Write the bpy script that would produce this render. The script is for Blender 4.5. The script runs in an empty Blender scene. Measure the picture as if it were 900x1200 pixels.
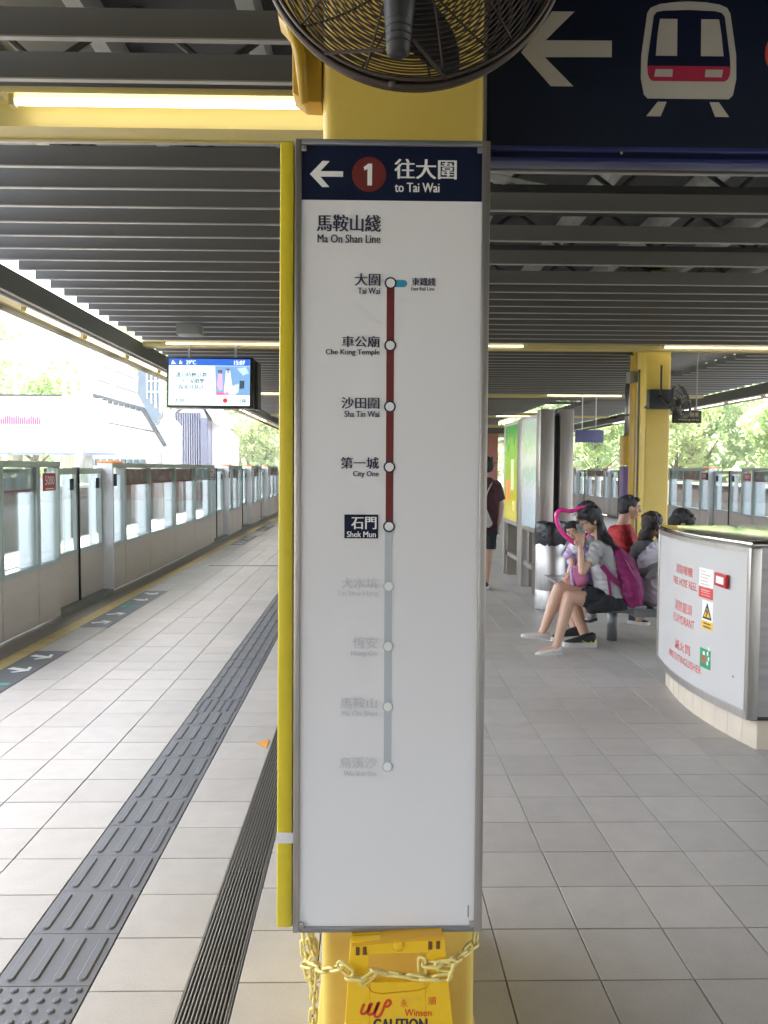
import bpy, bmesh, math, random
from mathutils import Vector, Matrix, Euler
random.seed(7)
S = bpy.context.scene
COL = S.collection
R = math.radians

# ------------------------------------------------------------------ camera
cd = bpy.data.cameras.new('camera')
cam = bpy.data.objects.new('camera', cd); COL.objects.link(cam)
cd.sensor_fit = 'VERTICAL'; cd.sensor_height = 36.0; cd.lens = 28.8
cd.clip_start = 0.05; cd.clip_end = 2000
PITCH, YAW, ROLL = .05262, .0196, .005
cam.location = (0, 0, 1.6)
cam.rotation_mode = 'XYZ'
cam.matrix_world = (Matrix.Translation((0, 0, 1.6)) @ Matrix.Rotation(-YAW, 4, 'Z') @
                    Matrix.Rotation(math.pi / 2 - PITCH, 4, 'X') @ Matrix.Rotation(ROLL, 4, 'Z'))
S.camera = cam
S.render.resolution_x, S.render.resolution_y = 768, 1024

# ------------------------------------------------------------------ world, sun, exposure
W = bpy.data.worlds.new('World'); S.world = W; W.use_nodes = True
wn = W.node_tree; bgn = wn.nodes['Background']
sky = wn.nodes.new('ShaderNodeTexSky'); sky.sky_type = 'NISHITA'; sky.sun_disc = False
SUN_EL, SUN_AZ = R(58), R(338)          # azimuth measured clockwise from +Y
sky.sun_elevation = SUN_EL; sky.sun_rotation = SUN_AZ
sky.air_density = 1.0; sky.dust_density = 3.5; sky.ozone_density = 1.0
hz = wn.nodes.new('ShaderNodeHueSaturation'); hz.inputs['Saturation'].default_value = .5   # pale, milky summer sky
wn.links.new(sky.outputs[0], hz.inputs['Color']); wn.links.new(hz.outputs[0], bgn.inputs[0]); bgn.inputs[1].default_value = 0.15
sd = bpy.data.lights.new('sun', 'SUN'); sd.energy = 4.6; sd.angle = R(0.5); sd.color = (1, .95, .88)
sun = bpy.data.objects.new('sun', sd); COL.objects.link(sun)
dv = Vector((math.sin(SUN_AZ) * math.cos(SUN_EL), math.cos(SUN_AZ) * math.cos(SUN_EL), math.sin(SUN_EL)))
sun.rotation_euler = dv.to_track_quat('Z', 'Y').to_euler()
S.view_settings.view_transform = 'Standard'; S.view_settings.look = 'None'
S.view_settings.exposure = 3.38; S.view_settings.gamma = 1
try:
    S.cycles.use_denoising = True
    S.cycles.max_bounces = 10; S.cycles.diffuse_bounces = 5; S.cycles.transparent_max_bounces = 24
    S.cycles.glossy_bounces = 4; S.cycles.sample_clamp_indirect = 6
    S.cycles.caustics_reflective = False; S.cycles.caustics_refractive = False
except Exception:
    pass

# ------------------------------------------------------------------ materials
MATS = {}
def mat(name, col, rough=.5, metal=0.0, var=.08, vs=6.0, bump=0.0, bs=60.0, emit=None, estr=0, spec=None, coat=0, dirt=0, stretch=None):
    if name in MATS: return MATS[name]
    m = bpy.data.materials.new(name); m.use_nodes = True; nt = m.node_tree
    b = nt.nodes['Principled BSDF']
    b.inputs['Base Color'].default_value = (*col, 1); b.inputs['Roughness'].default_value = rough
    b.inputs['Metallic'].default_value = metal
    if spec is not None: b.inputs['Specular IOR Level'].default_value = spec
    if coat: b.inputs['Coat Weight'].default_value = coat; b.inputs['Coat Roughness'].default_value = .12
    if var or bump or dirt:
        tc = nt.nodes.new('ShaderNodeTexCoord')
        src = tc.outputs['Object']
        if stretch:
            mp = nt.nodes.new('ShaderNodeMapping'); mp.inputs['Scale'].default_value = stretch
            nt.links.new(src, mp.inputs[0]); src = mp.outputs[0]
        n = nt.nodes.new('ShaderNodeTexNoise'); n.inputs['Scale'].default_value = vs; n.inputs['Detail'].default_value = 5
        nt.links.new(src, n.inputs['Vector'])
        if var:
            mr = nt.nodes.new('ShaderNodeMapRange'); mr.inputs[1].default_value = .3; mr.inputs[2].default_value = .7
            mr.inputs[3].default_value = 1 - var; mr.inputs[4].default_value = 1 + var
            nt.links.new(n.outputs[0], mr.inputs[0])
            mx = nt.nodes.new('ShaderNodeVectorMath'); mx.operation = 'SCALE'
            mx.inputs[0].default_value = col; nt.links.new(mr.outputs[0], mx.inputs['Scale'])
            last = mx.outputs[0]
            if dirt:
                n2 = nt.nodes.new('ShaderNodeTexNoise'); n2.inputs['Scale'].default_value = vs * 2.7; n2.inputs['Detail'].default_value = 8
                n2.inputs['Roughness'].default_value = .7
                nt.links.new(src, n2.inputs['Vector'])
                m2 = nt.nodes.new('ShaderNodeMapRange'); m2.inputs[1].default_value = .56; m2.inputs[2].default_value = .72
                m2.inputs[3].default_value = 0; m2.inputs[4].default_value = dirt
                nt.links.new(n2.outputs[0], m2.inputs[0])
                mm = nt.nodes.new('ShaderNodeMix'); mm.data_type = 'RGBA'
                mm.inputs[7].default_value = (.09, .08, .07, 1)
                nt.links.new(m2.outputs[0], mm.inputs[0]); nt.links.new(last, mm.inputs[6]); last = mm.outputs[2]
            nt.links.new(last, b.inputs['Base Color'])
            r2 = nt.nodes.new('ShaderNodeMapRange'); r2.inputs[3].default_value = max(.02, rough - .07); r2.inputs[4].default_value = min(1, rough + .1)
            nt.links.new(n.outputs[0], r2.inputs[0]); nt.links.new(r2.outputs[0], b.inputs['Roughness'])
        if bump:
            nb = nt.nodes.new('ShaderNodeTexNoise'); nb.inputs['Scale'].default_value = bs; nb.inputs['Detail'].default_value = 4
            nt.links.new(src, nb.inputs['Vector'])
            bp = nt.nodes.new('ShaderNodeBump'); bp.inputs['Strength'].default_value = bump; bp.inputs['Distance'].default_value = .01
            nt.links.new(nb.outputs[0], bp.inputs['Height']); nt.links.new(bp.outputs[0], b.inputs['Normal'])
    if emit:
        b.inputs['Emission Color'].default_value = (*emit, 1); b.inputs['Emission Strength'].default_value = estr
    MATS[name] = m
    return m

def tile_mat(name, x0, w, y0, d, col):
    m = mat(name, col, .36, 0, 0, 1)
    nt = m.node_tree; b = nt.nodes['Principled BSDF']
    g = nt.nodes.new('ShaderNodeNewGeometry'); sp = nt.nodes.new('ShaderNodeSeparateXYZ'); nt.links.new(g.outputs['Position'], sp.inputs[0])
    def cell(o, s0, sw):
        a = nt.nodes.new('ShaderNodeMath'); a.operation = 'SUBTRACT'; a.inputs[1].default_value = s0; nt.links.new(o, a.inputs[0])
        c = nt.nodes.new('ShaderNodeMath'); c.operation = 'DIVIDE'; c.inputs[1].default_value = sw; nt.links.new(a.outputs[0], c.inputs[0])
        e = nt.nodes.new('ShaderNodeMath'); e.operation = 'FLOOR'; nt.links.new(c.outputs[0], e.inputs[0]); return e.outputs[0]
    cb = nt.nodes.new('ShaderNodeCombineXYZ')
    nt.links.new(cell(sp.outputs[0], x0, w), cb.inputs[0]); nt.links.new(cell(sp.outputs[1], y0, d), cb.inputs[1])
    wnz = nt.nodes.new('ShaderNodeTexWhiteNoise'); wnz.noise_dimensions = '3D'; nt.links.new(cb.outputs[0], wnz.inputs['Vector'])
    n1 = nt.nodes.new('ShaderNodeTexNoise'); n1.inputs['Scale'].default_value = 9; n1.inputs['Detail'].default_value = 6; nt.links.new(g.outputs['Position'], n1.inputs['Vector'])
    n2 = nt.nodes.new('ShaderNodeTexNoise'); n2.inputs['Scale'].default_value = 140; n2.inputs['Detail'].default_value = 3; nt.links.new(g.outputs['Position'], n2.inputs['Vector'])
    n3 = nt.nodes.new('ShaderNodeTexNoise'); n3.inputs['Scale'].default_value = 1.1; n3.inputs['Detail'].default_value = 4; nt.links.new(g.outputs['Position'], n3.inputs['Vector'])
    def rng(o, a, c, f0=.3, f1=.7):
        r_ = nt.nodes.new('ShaderNodeMapRange'); r_.inputs[1].default_value = f0; r_.inputs[2].default_value = f1
        r_.inputs[3].default_value = a; r_.inputs[4].default_value = c; nt.links.new(o, r_.inputs[0]); return r_.outputs[0]
    def mul(a, c):
        x = nt.nodes.new('ShaderNodeMath'); x.operation = 'MULTIPLY'; nt.links.new(a, x.inputs[0]); nt.links.new(c, x.inputs[1]); return x.outputs[0]
    k = mul(mul(rng(wnz.outputs[0], .93, 1.06, 0, 1), rng(n1.outputs[0], .95, 1.05)), mul(rng(n2.outputs[0], .94, 1.06), rng(n3.outputs[0], .93, 1.06)))
    # darker scuffs and spots
    n4 = nt.nodes.new('ShaderNodeTexNoise'); n4.inputs['Scale'].default_value = 28; n4.inputs['Detail'].default_value = 9; n4.inputs['Roughness'].default_value = .75
    nt.links.new(g.outputs['Position'], n4.inputs['Vector'])
    k = mul(k, rng(n4.outputs[0], 1.0, .90, .66, .80))
    v = nt.nodes.new('ShaderNodeVectorMath'); v.operation = 'SCALE'; v.inputs[0].default_value = col; nt.links.new(k, v.inputs['Scale'])
    nt.links.new(v.outputs[0], b.inputs['Base Color'])
    nt.links.new(rng(n3.outputs[0], .40, .56), b.inputs['Roughness'])
    bp = nt.nodes.new('ShaderNodeBump'); bp.inputs['Strength'].default_value = .08; bp.inputs['Distance'].default_value = .004
    nt.links.new(n2.outputs[0], bp.inputs['Height']); nt.links.new(bp.outputs[0], b.inputs['Normal'])
    return m

def glass_mat(name, tint, refl=1.0, alpha=.85):
    m = bpy.data.materials.new(name); m.use_nodes = True; nt = m.node_tree
    for n in list(nt.nodes):
        if n.type != 'OUTPUT_MATERIAL': nt.nodes.remove(n)
    out = [n for n in nt.nodes if n.type == 'OUTPUT_MATERIAL'][0]
    t = nt.nodes.new('ShaderNodeBsdfTransparent'); t.inputs[0].default_value = (*tint, 1)
    g = nt.nodes.new('ShaderNodeBsdfGlossy'); g.inputs['Roughness'].default_value = .03; g.inputs[0].default_value = (.9, .95, .95, 1)
    f = nt.nodes.new('ShaderNodeFresnel'); f.inputs[0].default_value = 1.5
    mx = nt.nodes.new('ShaderNodeMixShader')
    k = nt.nodes.new('ShaderNodeMath'); k.operation = 'MULTIPLY'; k.inputs[1].default_value = refl
    nt.links.new(f.outputs[0], k.inputs[0]); nt.links.new(k.outputs[0], mx.inputs[0])
    nt.links.new(t.outputs[0], mx.inputs[1]); nt.links.new(g.outputs[0], mx.inputs[2]); nt.links.new(mx.outputs[0], out.inputs[0])
    MATS[name] = m
    return m

STEEL = mat('brushed_steel', (.50, .47, .44), .32, .9, .10, 3, .05, 40, stretch=(30, 30, 1.2))
DSTEEL = mat('grey_frame_metal', (.30, .30, .30), .4, .75, .08, 4)
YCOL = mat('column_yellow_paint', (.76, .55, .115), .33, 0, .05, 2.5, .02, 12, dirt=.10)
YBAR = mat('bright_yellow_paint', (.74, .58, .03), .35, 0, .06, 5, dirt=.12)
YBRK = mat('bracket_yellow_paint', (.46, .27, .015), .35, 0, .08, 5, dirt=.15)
YBEAM = mat('beam_cream_yellow', (.48, .40, .15), .45, 0, .06, 3)
NAVY = mat('navy_print', (.004, .008, .030), .45, 0, .05, 4, spec=.25)
PANELW = mat("sign_white_vinyl", (.78, .76, .755), .42, 0, .03, 1.6, .03, 3)
WHITEP = mat('white_print', (.82, .81, .78), .4, 0, .02)
REDB = mat('line_red_brown', (.15, .018, .014), .4, 0, .05)
GREYL = mat('faded_line_grey', (.47, .505, .52), .4, 0, .03)
GREYT = mat('faded_text_grey', (.61, .61, .63), .4, 0, .02)
CYAN = mat('cyan_print', (.03, .30, .48), .4, 0, .02)
SLAT = mat("ceiling_slat_grey", (.092, .086, .077), .42, .1, .10, 1.2, .02, 8, stretch=(.35, 1, 4))
SLATLIP = mat('ceiling_slat_lip', (.28, .27, .26), .35, .3, .06, 2)  # paler than the slats: light caught on the lips put into the colour
DARK = mat('roof_dark', (.035, .035, .037), .7, 0, .2, 2)
ROOFG = mat('roof_grey_sheet', (.07, .07, .072), .5, 0, .15, 2, .3, 5)
BLACK = mat('black_plastic', (.012, .012, .013), .4, 0, .1)
BLKMET = mat('fan_black_wire', (.060, .045, .037), .38, .6, .1)
MOTOR = mat('motor_grey', (.03, .03, .032), .45, .3, .15, 30)
GROOVE = mat('joint_grout', (.06, .055, .05), .9, 0, .2, 20)
TACT = mat('tactile_dark_tile', (.115, .118, .128), .5, 0, .12, 5, .15, 200, dirt=.2)
GRANITE = mat('edge_strip_tan', (.30, .28, .23), .5, 0, .12, 20)
YLINE = mat('faded_yellow_line', (.56, .43, .14), .45, 0, .15, 8)
MATG = mat('dark_floor_marking', (.085, .09, .10), .45, 0, .12, 8, dirt=.2)
TEAL = mat('teal_marking', (.05, .36, .28), .5, 0, .1)
CONC = mat('pale_concrete', (.42, .41, .39), .8, 0, .15, 1.5, .2, 15)
STAIN = mat('stained_concrete', (.032, .027, .022), .85, 0, .3, 1.2, .3, 10, dirt=.5)
BALLAST = mat('track_ballast', (.05, .047, .043), .9, 0, .3, 9, .5, 30)
RAIL = mat('rail_steel', (.20, .15, .12), .4, .7, .1)
APGP = mat('gate_panel_beige', (.50, .44, .39), .38, .25, .07, 2, 0, 60, stretch=(1, 1, 6))
APGF = mat('gate_frame_grey_green', (.40, .45, .43), .35, .5, .06, 3)
APGW = mat('gate_white_post', (.85, .86, .87), .4, 0, .04, 3)
FROST = mat('frosted_white_film', (.8, .82, .83), .5, 0, .03, 3)
nt = FROST.node_tree; b = nt.nodes['Principled BSDF']; tr_ = nt.nodes.new('ShaderNodeBsdfTranslucent'); tr_.inputs[0].default_value = (.86, .9, .92, 1)
mx = nt.nodes.new('ShaderNodeMixShader'); mx.inputs[0].default_value = .72
nt.links.new(b.outputs[0], mx.inputs[1]); nt.links.new(tr_.outputs[0], mx.inputs[2]); nt.links.new(mx.outputs[0], nt.nodes['Material Output'].inputs[0])
ORANGE = mat('orange_lamp_cover', (.85, .22, .02), .35, 0, .03, emit=(1, .25, .02), estr=.06)
REDW = mat('red_notice', (.36, .025, .03), .4, 0, .05)
WHITEB = mat('white_cladding', (.78, .78, .78), .5, 0, .04, 1)
BLUEG = mat('blue_grey_cladding', (.08, .09, .14), .4, .2, .08, 1)
GLASS = glass_mat('clear_glass', (.97, .985, .98), .6)
TUBE = mat('lit_tube', (1, 1, 1), .5, 0, 0, emit=(1.0, .93, .76), estr=.75)
SKIN = mat('skin_light', (.62, .38, .27), .5, 0, .05, 12)
SKIN2 = mat('skin_tan', (.52, .31, .21), .5, 0, .05, 12)
HAIR = mat('black_hair', (.012, .010, .010), .42, 0, .3, 60, .6, 160, stretch=(3, 3, .5))
HAIRB = mat('dark_brown_hair', (.030, .016, .012), .45, 0, .4, 50, .9, 90)
tile_cols = (.445, .41, .37)
TILE_R = tile_mat('platform_tile_right', .4389, .2974, 2.479, .2876, tile_cols)
TILE_L = tile_mat('platform_tile_left', -2.60, .2892, 2.44, .2862, tile_cols)
TILE_M = tile_mat('platform_tile_middle', -.85, .295, 2.44, .2862, tile_cols)

# ------------------------------------------------------------------ mesh helpers
def empty(name, loc, label, cat, group=None):
    o = bpy.data.objects.new(name, None); COL.objects.link(o); o.location = loc; o.empty_display_size = .1
    o['label'] = label; o['category'] = cat
    if group: o['group'] = group
    return o
def tag(o, label, cat, group=None):
    o['label'] = label; o['category'] = cat
    if group: o['group'] = group
    return o
def origin(o):
    v = Vector((0, 0, 0))
    while o is not None:
        v += o.location; o = o.parent
    return v
class MB:
    def __init__(s): s.v = []; s.f = []
    def add(s, vs, fs):
        k = len(s.v); s.v += [tuple(p) for p in vs]; s.f += [tuple(i + k for i in f) for f in fs]; return s
    def box(s, x0, x1, y0, y1, z0, z1):
        if x0 > x1: x0, x1 = x1, x0
        if y0 > y1: y0, y1 = y1, y0
        if z0 > z1: z0, z1 = z1, z0
        return s.add([(x0, y0, z0), (x1, y0, z0), (x1, y1, z0), (x0, y1, z0), (x0, y0, z1), (x1, y0, z1), (x1, y1, z1), (x0, y1, z1)],
                     [(0, 3, 2, 1), (4, 5, 6, 7), (0, 1, 5, 4), (1, 2, 6, 5), (2, 3, 7, 6), (3, 0, 4, 7)])
    def prism(s, pts, fn, d0, d1):
        """closed outline pts (a,b); fn(a,b,d) gives the point"""
        n = len(pts)
        ar = sum(pts[i][0] * pts[(i + 1) % n][1] - pts[(i + 1) % n][0] * pts[i][1] for i in range(n))
        if ar < 0: pts = pts[::-1]
        v = [fn(a, b, d0) for a, b in pts] + [fn(a, b, d1) for a, b in pts]
        return s.add(v, [tuple(range(n)), tuple(range(2 * n - 1, n - 1, -1))] + [(i, i + n, (i + 1) % n + n, (i + 1) % n) for i in range(n)])
    def xz(s, pts, y0, y1): return s.prism(pts, lambda a, b, d: (a, d, b), y0, y1)
    def xy(s, pts, z0, z1): return s.prism(pts, lambda a, b, d: (a, b, d), z1, z0)
    def yz(s, pts, x0, x1): return s.prism(pts, lambda a, b, d: (d, a, b), x0, x1)
    def tube(s, pts, r, n=8, closed=False, caps=True):
        pts = [Vector(p) for p in pts]; m = len(pts)
        rs = r if isinstance(r, (list, tuple)) else [r] * m
        vs = []; ref = None
        for i, p in enumerate(pts):
            if closed: t = pts[(i + 1) % m] - pts[i - 1]
            else: t = pts[min(i + 1, m - 1)] - pts[max(i - 1, 0)]
            if t.length < 1e-9: t = Vector((0, 0, 1))
            t.normalize()
            if ref is None:
                ref = Vector((0, 0, 1)) if abs(t.z) < .9 else Vector((1, 0, 0))
            a = ref - t * ref.dot(t)
            if a.length < 1e-6: a = t.orthogonal()
            a.normalize(); ref = a; b = t.cross(a)
            for k in range(n):
                an = 2 * math.pi * k / n
                vs.append(p + (a * math.cos(an) + b * math.sin(an)) * rs[i])
        fs = []
        for i in range(m if closed else m - 1):
            j = (i + 1) % m
            for k in range(n):
                l = (k + 1) % n
                fs.append((i * n + k, i * n + l, j * n + l, j * n + k))
        if caps and not closed:
            fs.append(tuple(range(n - 1, -1, -1))); fs.append(tuple(range((m - 1) * n, m * n)))
        return s.add(vs, fs)
    def lathe(s, prof, c=(0, 0, 0), n=24, axis='Z'):
        vs = []
        for r_, h in prof:
            for k in range(n):
                a = 2 * math.pi * k / n; x, y = r_ * math.cos(a), r_ * math.sin(a)
                p = (x, y, h) if axis == 'Z' else ((x, h, y) if axis == 'Y' else (h, x, y))
                vs.append((c[0] + p[0], c[1] + p[1], c[2] + p[2]))
        fs = []
        for i in range(len(prof) - 1):
            for k in range(n):
                l = (k + 1) % n; q = (i * n + k, i * n + l, (i + 1) * n + l, (i + 1) * n + k)
                fs.append(q if axis != 'Y' else q[::-1])
        fs.append(tuple(range(n))[::-1]); fs.append(tuple(range((len(prof) - 1) * n, len(prof) * n)))
        return s.add(vs, fs)
    def ell(s, c, a, b, d, n=16, m=10):
        """ellipsoid with half axes vectors a, b, d"""
        c, a, b, d = Vector(c), Vector(a), Vector(b), Vector(d)
        vs = [c - d]
        for i in range(1, m):
            th = -math.pi / 2 + math.pi * i / m
            for k in range(n):
                ph = 2 * math.pi * k / n
                vs.append(c + (a * math.cos(ph) + b * math.sin(ph)) * math.cos(th) + d * math.sin(th))
        vs.append(c + d); fs = []
        for k in range(n):
            l = (k + 1) % n
            fs.append((0, 1 + l, 1 + k)); fs.append((len(vs) - 1, 1 + (m - 2) * n + k, 1 + (m - 2) * n + l))
            for i in range(m - 2):
                fs.append((1 + i * n + k, 1 + i * n + l, 1 + (i + 1) * n + l, 1 + (i + 1) * n + k))
        return s.add(vs, fs)
    def ball(s, c, r_, n=14, m=9): return s.ell(c, (r_, 0, 0), (0, r_, 0), (0, 0, r_), n, m)
    def seg(s, p0, p1, r0, r1, n=12, flat=False):
        p0, p1 = Vector(p0), Vector(p1)
        s.tube([p0, p1], [r0, r1], n)
        if not flat: s.ball(p0, r0, n, 8); s.ball(p1, r1, n, 8)
        return s
    def limb(s, pts, rs, n=12, flat=False):
        for i in range(len(pts) - 1): s.seg(pts[i], pts[i + 1], rs[i], rs[i + 1], n, flat)
        return s
    def loft(s, secs, n=20):
        """sections (centre, half axis a, half axis b)"""
        vs = []
        for c, a, b in secs:
            c, a, b = Vector(c), Vector(a), Vector(b)
            for k in range(n):
                t = 2 * math.pi * k / n; ct, st = math.cos(t), math.sin(t)
                e = .82
                vs.append(c + a * math.copysign(abs(ct) ** e, ct) + b * math.copysign(abs(st) ** e, st))
        fs = [(i * n + k, i * n + (k + 1) % n, (i + 1) * n + (k + 1) % n, (i + 1) * n + k) for i in range(len(secs) - 1) for k in range(n)]
        fs.append(tuple(range(n - 1, -1, -1))); fs.append(tuple(range((len(secs) - 1) * n, len(secs) * n)))
        return s.add(vs, fs)
    def mesh(s, name, off=Vector((0, 0, 0)), recalc=True):
        me = bpy.data.meshes.new(name)
        me.from_pydata([(x - off[0], y - off[1], z - off[2]) for x, y, z in s.v], [], s.f); me.update()
        if recalc:
            bm = bmesh.new(); bm.from_mesh(me); bmesh.ops.recalc_face_normals(bm, faces=bm.faces); bm.to_mesh(me); bm.free()
        return me
    def build(s, name, m, parent=None, smooth=False, bevel=0, seg_=2, kind=None, fuse=0, sm=6):
        off = origin(parent)
        me = s.mesh(name, off)
        if bevel:
            bm = bmesh.new(); bm.from_mesh(me)
            es = [e for e in bm.edges if len(e.link_faces) == 2 and e.calc_face_angle(0) > .5]
            bmesh.ops.bevel(bm, geom=es, offset=bevel, segments=seg_, profile=.6, affect='EDGES', clamp_overlap=True)
            bm.to_mesh(me); bm.free(); smooth = True
        if fuse:
            me = fused(me, fuse, sm); smooth = True
            if name in CLOTH: crease(me, CLOTH[name])
            elif name == 'hair': strands(me)
        o = bpy.data.objects.new(name, me); COL.objects.link(o); o.parent = parent
        me.materials.append(m)
        if smooth:
            for p in me.polygons: p.use_smooth = True
            if bevel:
                try: me.set_sharp_from_angle(angle=R(42))
                except Exception: pass
        if kind: o['kind'] = kind
        return o
from mathutils import noise as NZ
CLOTH = {'shirt': .011, 't_shirt': .011, 'top': .010, 'shorts': .010, 'dress': .012, 'trousers': .009, 'bag': .010, 'front_pocket': .005}
def push(me, fn):
    n = len(me.vertices); co = [0.0] * (3 * n); no = [0.0] * (3 * n)
    me.vertices.foreach_get('co', co); me.vertex_normals.foreach_get('vector', no)
    for i in range(n):
        k = 3 * i; d = fn(Vector(co[k:k + 3]))
        co[k] += no[k] * d; co[k + 1] += no[k + 1] * d; co[k + 2] += no[k + 2] * d
    me.vertices.foreach_set('co', co); me.update()
def crease(me, amp):
    """folds: ridged noise pushed out along the normals"""
    def f(p):
        w = NZ.noise(p * 4.0) * .5
        q = Vector((p.x * 7 + w * 2, p.y * 7, (p.z + p.x * .6) * 13 + w * 3))
        return amp * ((.55 - abs(NZ.noise(q)) * 2.4) * .9 + .16 * NZ.noise(p * 38))
    push(me, f)
def strands(me):
    push(me, lambda p: .0042 * NZ.noise(Vector((p.x * 95, p.y * 95, p.z * 14 + NZ.noise(p * 12) * 2))) + .004 * NZ.noise(p * 24))
def fused(me, vox, sm):
    t = bpy.data.objects.new('tmp', me); COL.objects.link(t)
    a = t.modifiers.new('r', 'REMESH'); a.mode = 'VOXEL'; a.voxel_size = vox; a.use_smooth_shade = True
    b = t.modifiers.new('s', 'SMOOTH'); b.factor = .5; b.iterations = sm
    dg = bpy.context.evaluated_depsgraph_get(); dg.update()
    nm = bpy.data.meshes.new_from_object(t.evaluated_get(dg), depsgraph=dg)
    nm.name = me.name
    bpy.data.objects.remove(t); return nm
def copyobj(o, loc, parent=None, name=None):
    c = o.copy(); COL.objects.link(c); c.location = loc
    if parent is not None: c.parent = parent
    return c
TXT = {}
def text_raw(body, bold=0):
    k = (body, bold)
    if k not in TXT:
        cu = bpy.data.curves.new('lettering', 'FONT'); cu.body = body; cu.resolution_u = 3; cu.offset = bold
        t = bpy.data.objects.new('tmp', cu); COL.objects.link(t)
        dg = bpy.context.evaluated_depsgraph_get(); dg.update()
        me = bpy.data.meshes.new_from_object(t.evaluated_get(dg), depsgraph=dg)
        vs = [tuple(v.co) for v in me.vertices]; fs = [tuple(p.vertices) for p in me.polygons]
        bpy.data.objects.remove(t); bpy.data.meshes.remove(me)
        TXT[k] = (vs, fs)
    return TXT[k]
def lettering(body, box, fn, m, parent, name='lettering', bold=0):
    """box = a0,a1,b0,b1 ; fn(a,b) -> point"""
    vs, fs = text_raw(body, 0)
    if not vs: return
    x0 = min(v[0] for v in vs); x1 = max(v[0] for v in vs); y0 = min(v[1] for v in vs); y1 = max(v[1] for v in vs)
    a0, a1, b0, b1 = box
    mb = MB(); mb.add([fn(a0 + (v[0] - x0) / (x1 - x0) * (a1 - a0), b0 + (v[1] - y0) / (y1 - y0 + 1e-9) * (b1 - b0)) for v in vs], fs)
    if bold > 0:         # heavier weight: the print drawn again a hair to each side
        V0 = [Vector(p) for p in mb.v]; F0 = list(mb.f)
        n_ = (Vector(fn(a0 + .01, b0)) - Vector(fn(a0, b0))).cross(Vector(fn(a0, b0 + .01)) - Vector(fn(a0, b0))).normalized()
        ux = (Vector(fn(a0 + .01, b0)) - Vector(fn(a0, b0))).normalized(); w_ = bold * 1.25 * (b1 - b0)
        mb.add([p + ux * w_ + n_ * .00008 for p in V0], F0); mb.add([p - ux * w_ + n_ * .00016 for p in V0], F0)
    off = origin(parent); me = mb.mesh(name, off, recalc=False)
    o = bpy.data.objects.new(name, me); COL.objects.link(o); o.parent = parent; me.materials.append(m)
    return o
def disc(c, r_, n=32): return [(c[0] + r_ * math.cos(2 * math.pi * i / n), c[1] + r_ * math.sin(2 * math.pi * i / n)) for i in range(n)]

PX0, PX1, PY0, PY1 = -3.25, 8.40, -45.0, 58.0

# ================================================================== SETTING
def struct(o): o['kind'] = 'structure'; return o
gm = mat('ground_scrub', (.16, .17, .12), .9, 0, .3, .2, .3, 2)
struct(MB().box(-600, 600, -200, 900, -1.6, -1.5).build('ground', gm))
struct(MB().box(-9.2, PX0 - .10, -60, 120, -1.5, -1.12).build('trackbed', BALLAST))
struct(MB().box(8.52, 15, -60, 120, -1.5, -1.12).build('trackbed', BALLAST))
slabtr = MB().box(-7.1, -4.3, -60, 120, -1.12, -1.0).build('track_slab', BALLAST); struct(slabtr)
slabtr2 = MB().box(9.2, 12.6, -60, 120, -1.12, -1.0).build('track_slab', BALLAST); struct(slabtr2)
struct(MB().box(-9.0, -7.6, -60, 120, -1.12, -.55).build('service_walkway', CONC))
for x in (-5.0, -6.44, 10.2, 11.64):
    MB().box(x - .035, x + .035, -60, 120, -1.0, -.84).build('rail', RAIL, slabtr if x < 0 else slabtr2)
pf = MB().box(PX0 - .08, PX1 + .08, PY0, PY1, -.35, -.034)
floor = struct(pf.build('floor', GROOVE))

# platform tiles
tile_cache = {}
def tile_mesh(w, d, m):
    k = (round(w, 4), round(d, 4), m.name)
    if k not in tile_cache:
        g = .0024; mb = MB(); mb.box(g, w - g, g, d - g, -.012, 0)
        me = mb.mesh('floor_tile')
        bm = bmesh.new(); bm.from_mesh(me)
        es = [e for e in bm.edges if all(v.co.z > -.001 for v in e.verts)]
        bmesh.ops.bevel(bm, geom=es, offset=.0012, segments=1, affect='EDGES'); bm.to_mesh(me); bm.free()
        me.materials.append(m); tile_cache[k] = me
    return tile_cache[k]
MB().box(PX0, -.558, PY0, PY1, -.034, -.0115).build('tile_bedding', GROOVE, floor)
MB().box(-.398, PX1, PY0, PY1, -.034, -.0115).build('tile_bedding', GROOVE, floor)
cells = []
lx = [-2.60 + .2892 * i for i in range(6)]
rows_l = [2.44 + .2862 * i for i in range(-12, 193)]
for a, b in zip(lx[:-1], lx[1:]):
    for y in rows_l: cells.append((a, y, b - a, .2862, TILE_L))
for y in rows_l:
    cells.append((-.85, y, .295, .2862, TILE_M)); cells.append((-2.888, y, .288, .2862, TILE_L))
rx = [-.398, -.156] + [.4389 + .2974 * k for k in range(-1, 27)]
rows_r = [2.479 + .2876 * i for i in range(-12, 192)]
MB().box(PX0, PX1, PY0, -.98, -.034, -.002).build('rear_tiles', TILE_R, floor)
for a, b in zip(rx[:-1], rx[1:]):
    for y in rows_r: cells.append((a, y, b - a, .2876, TILE_R))
def vis(c):
    x, y = c[0] + c[2] / 2, c[1] + c[3] / 2
    if y < 2.0: return 1e9
    px = 431 + 960 * x / y
    if px < -15 or px > 915: return 1e8 + y
    if 345 < px < 566 and y > 2.7: return 1e7 + y        # behind the sign
    return math.hypot(x, y)
cells.sort(key=vis)
far = MB(); farL = MB(); farM = MB()
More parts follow.
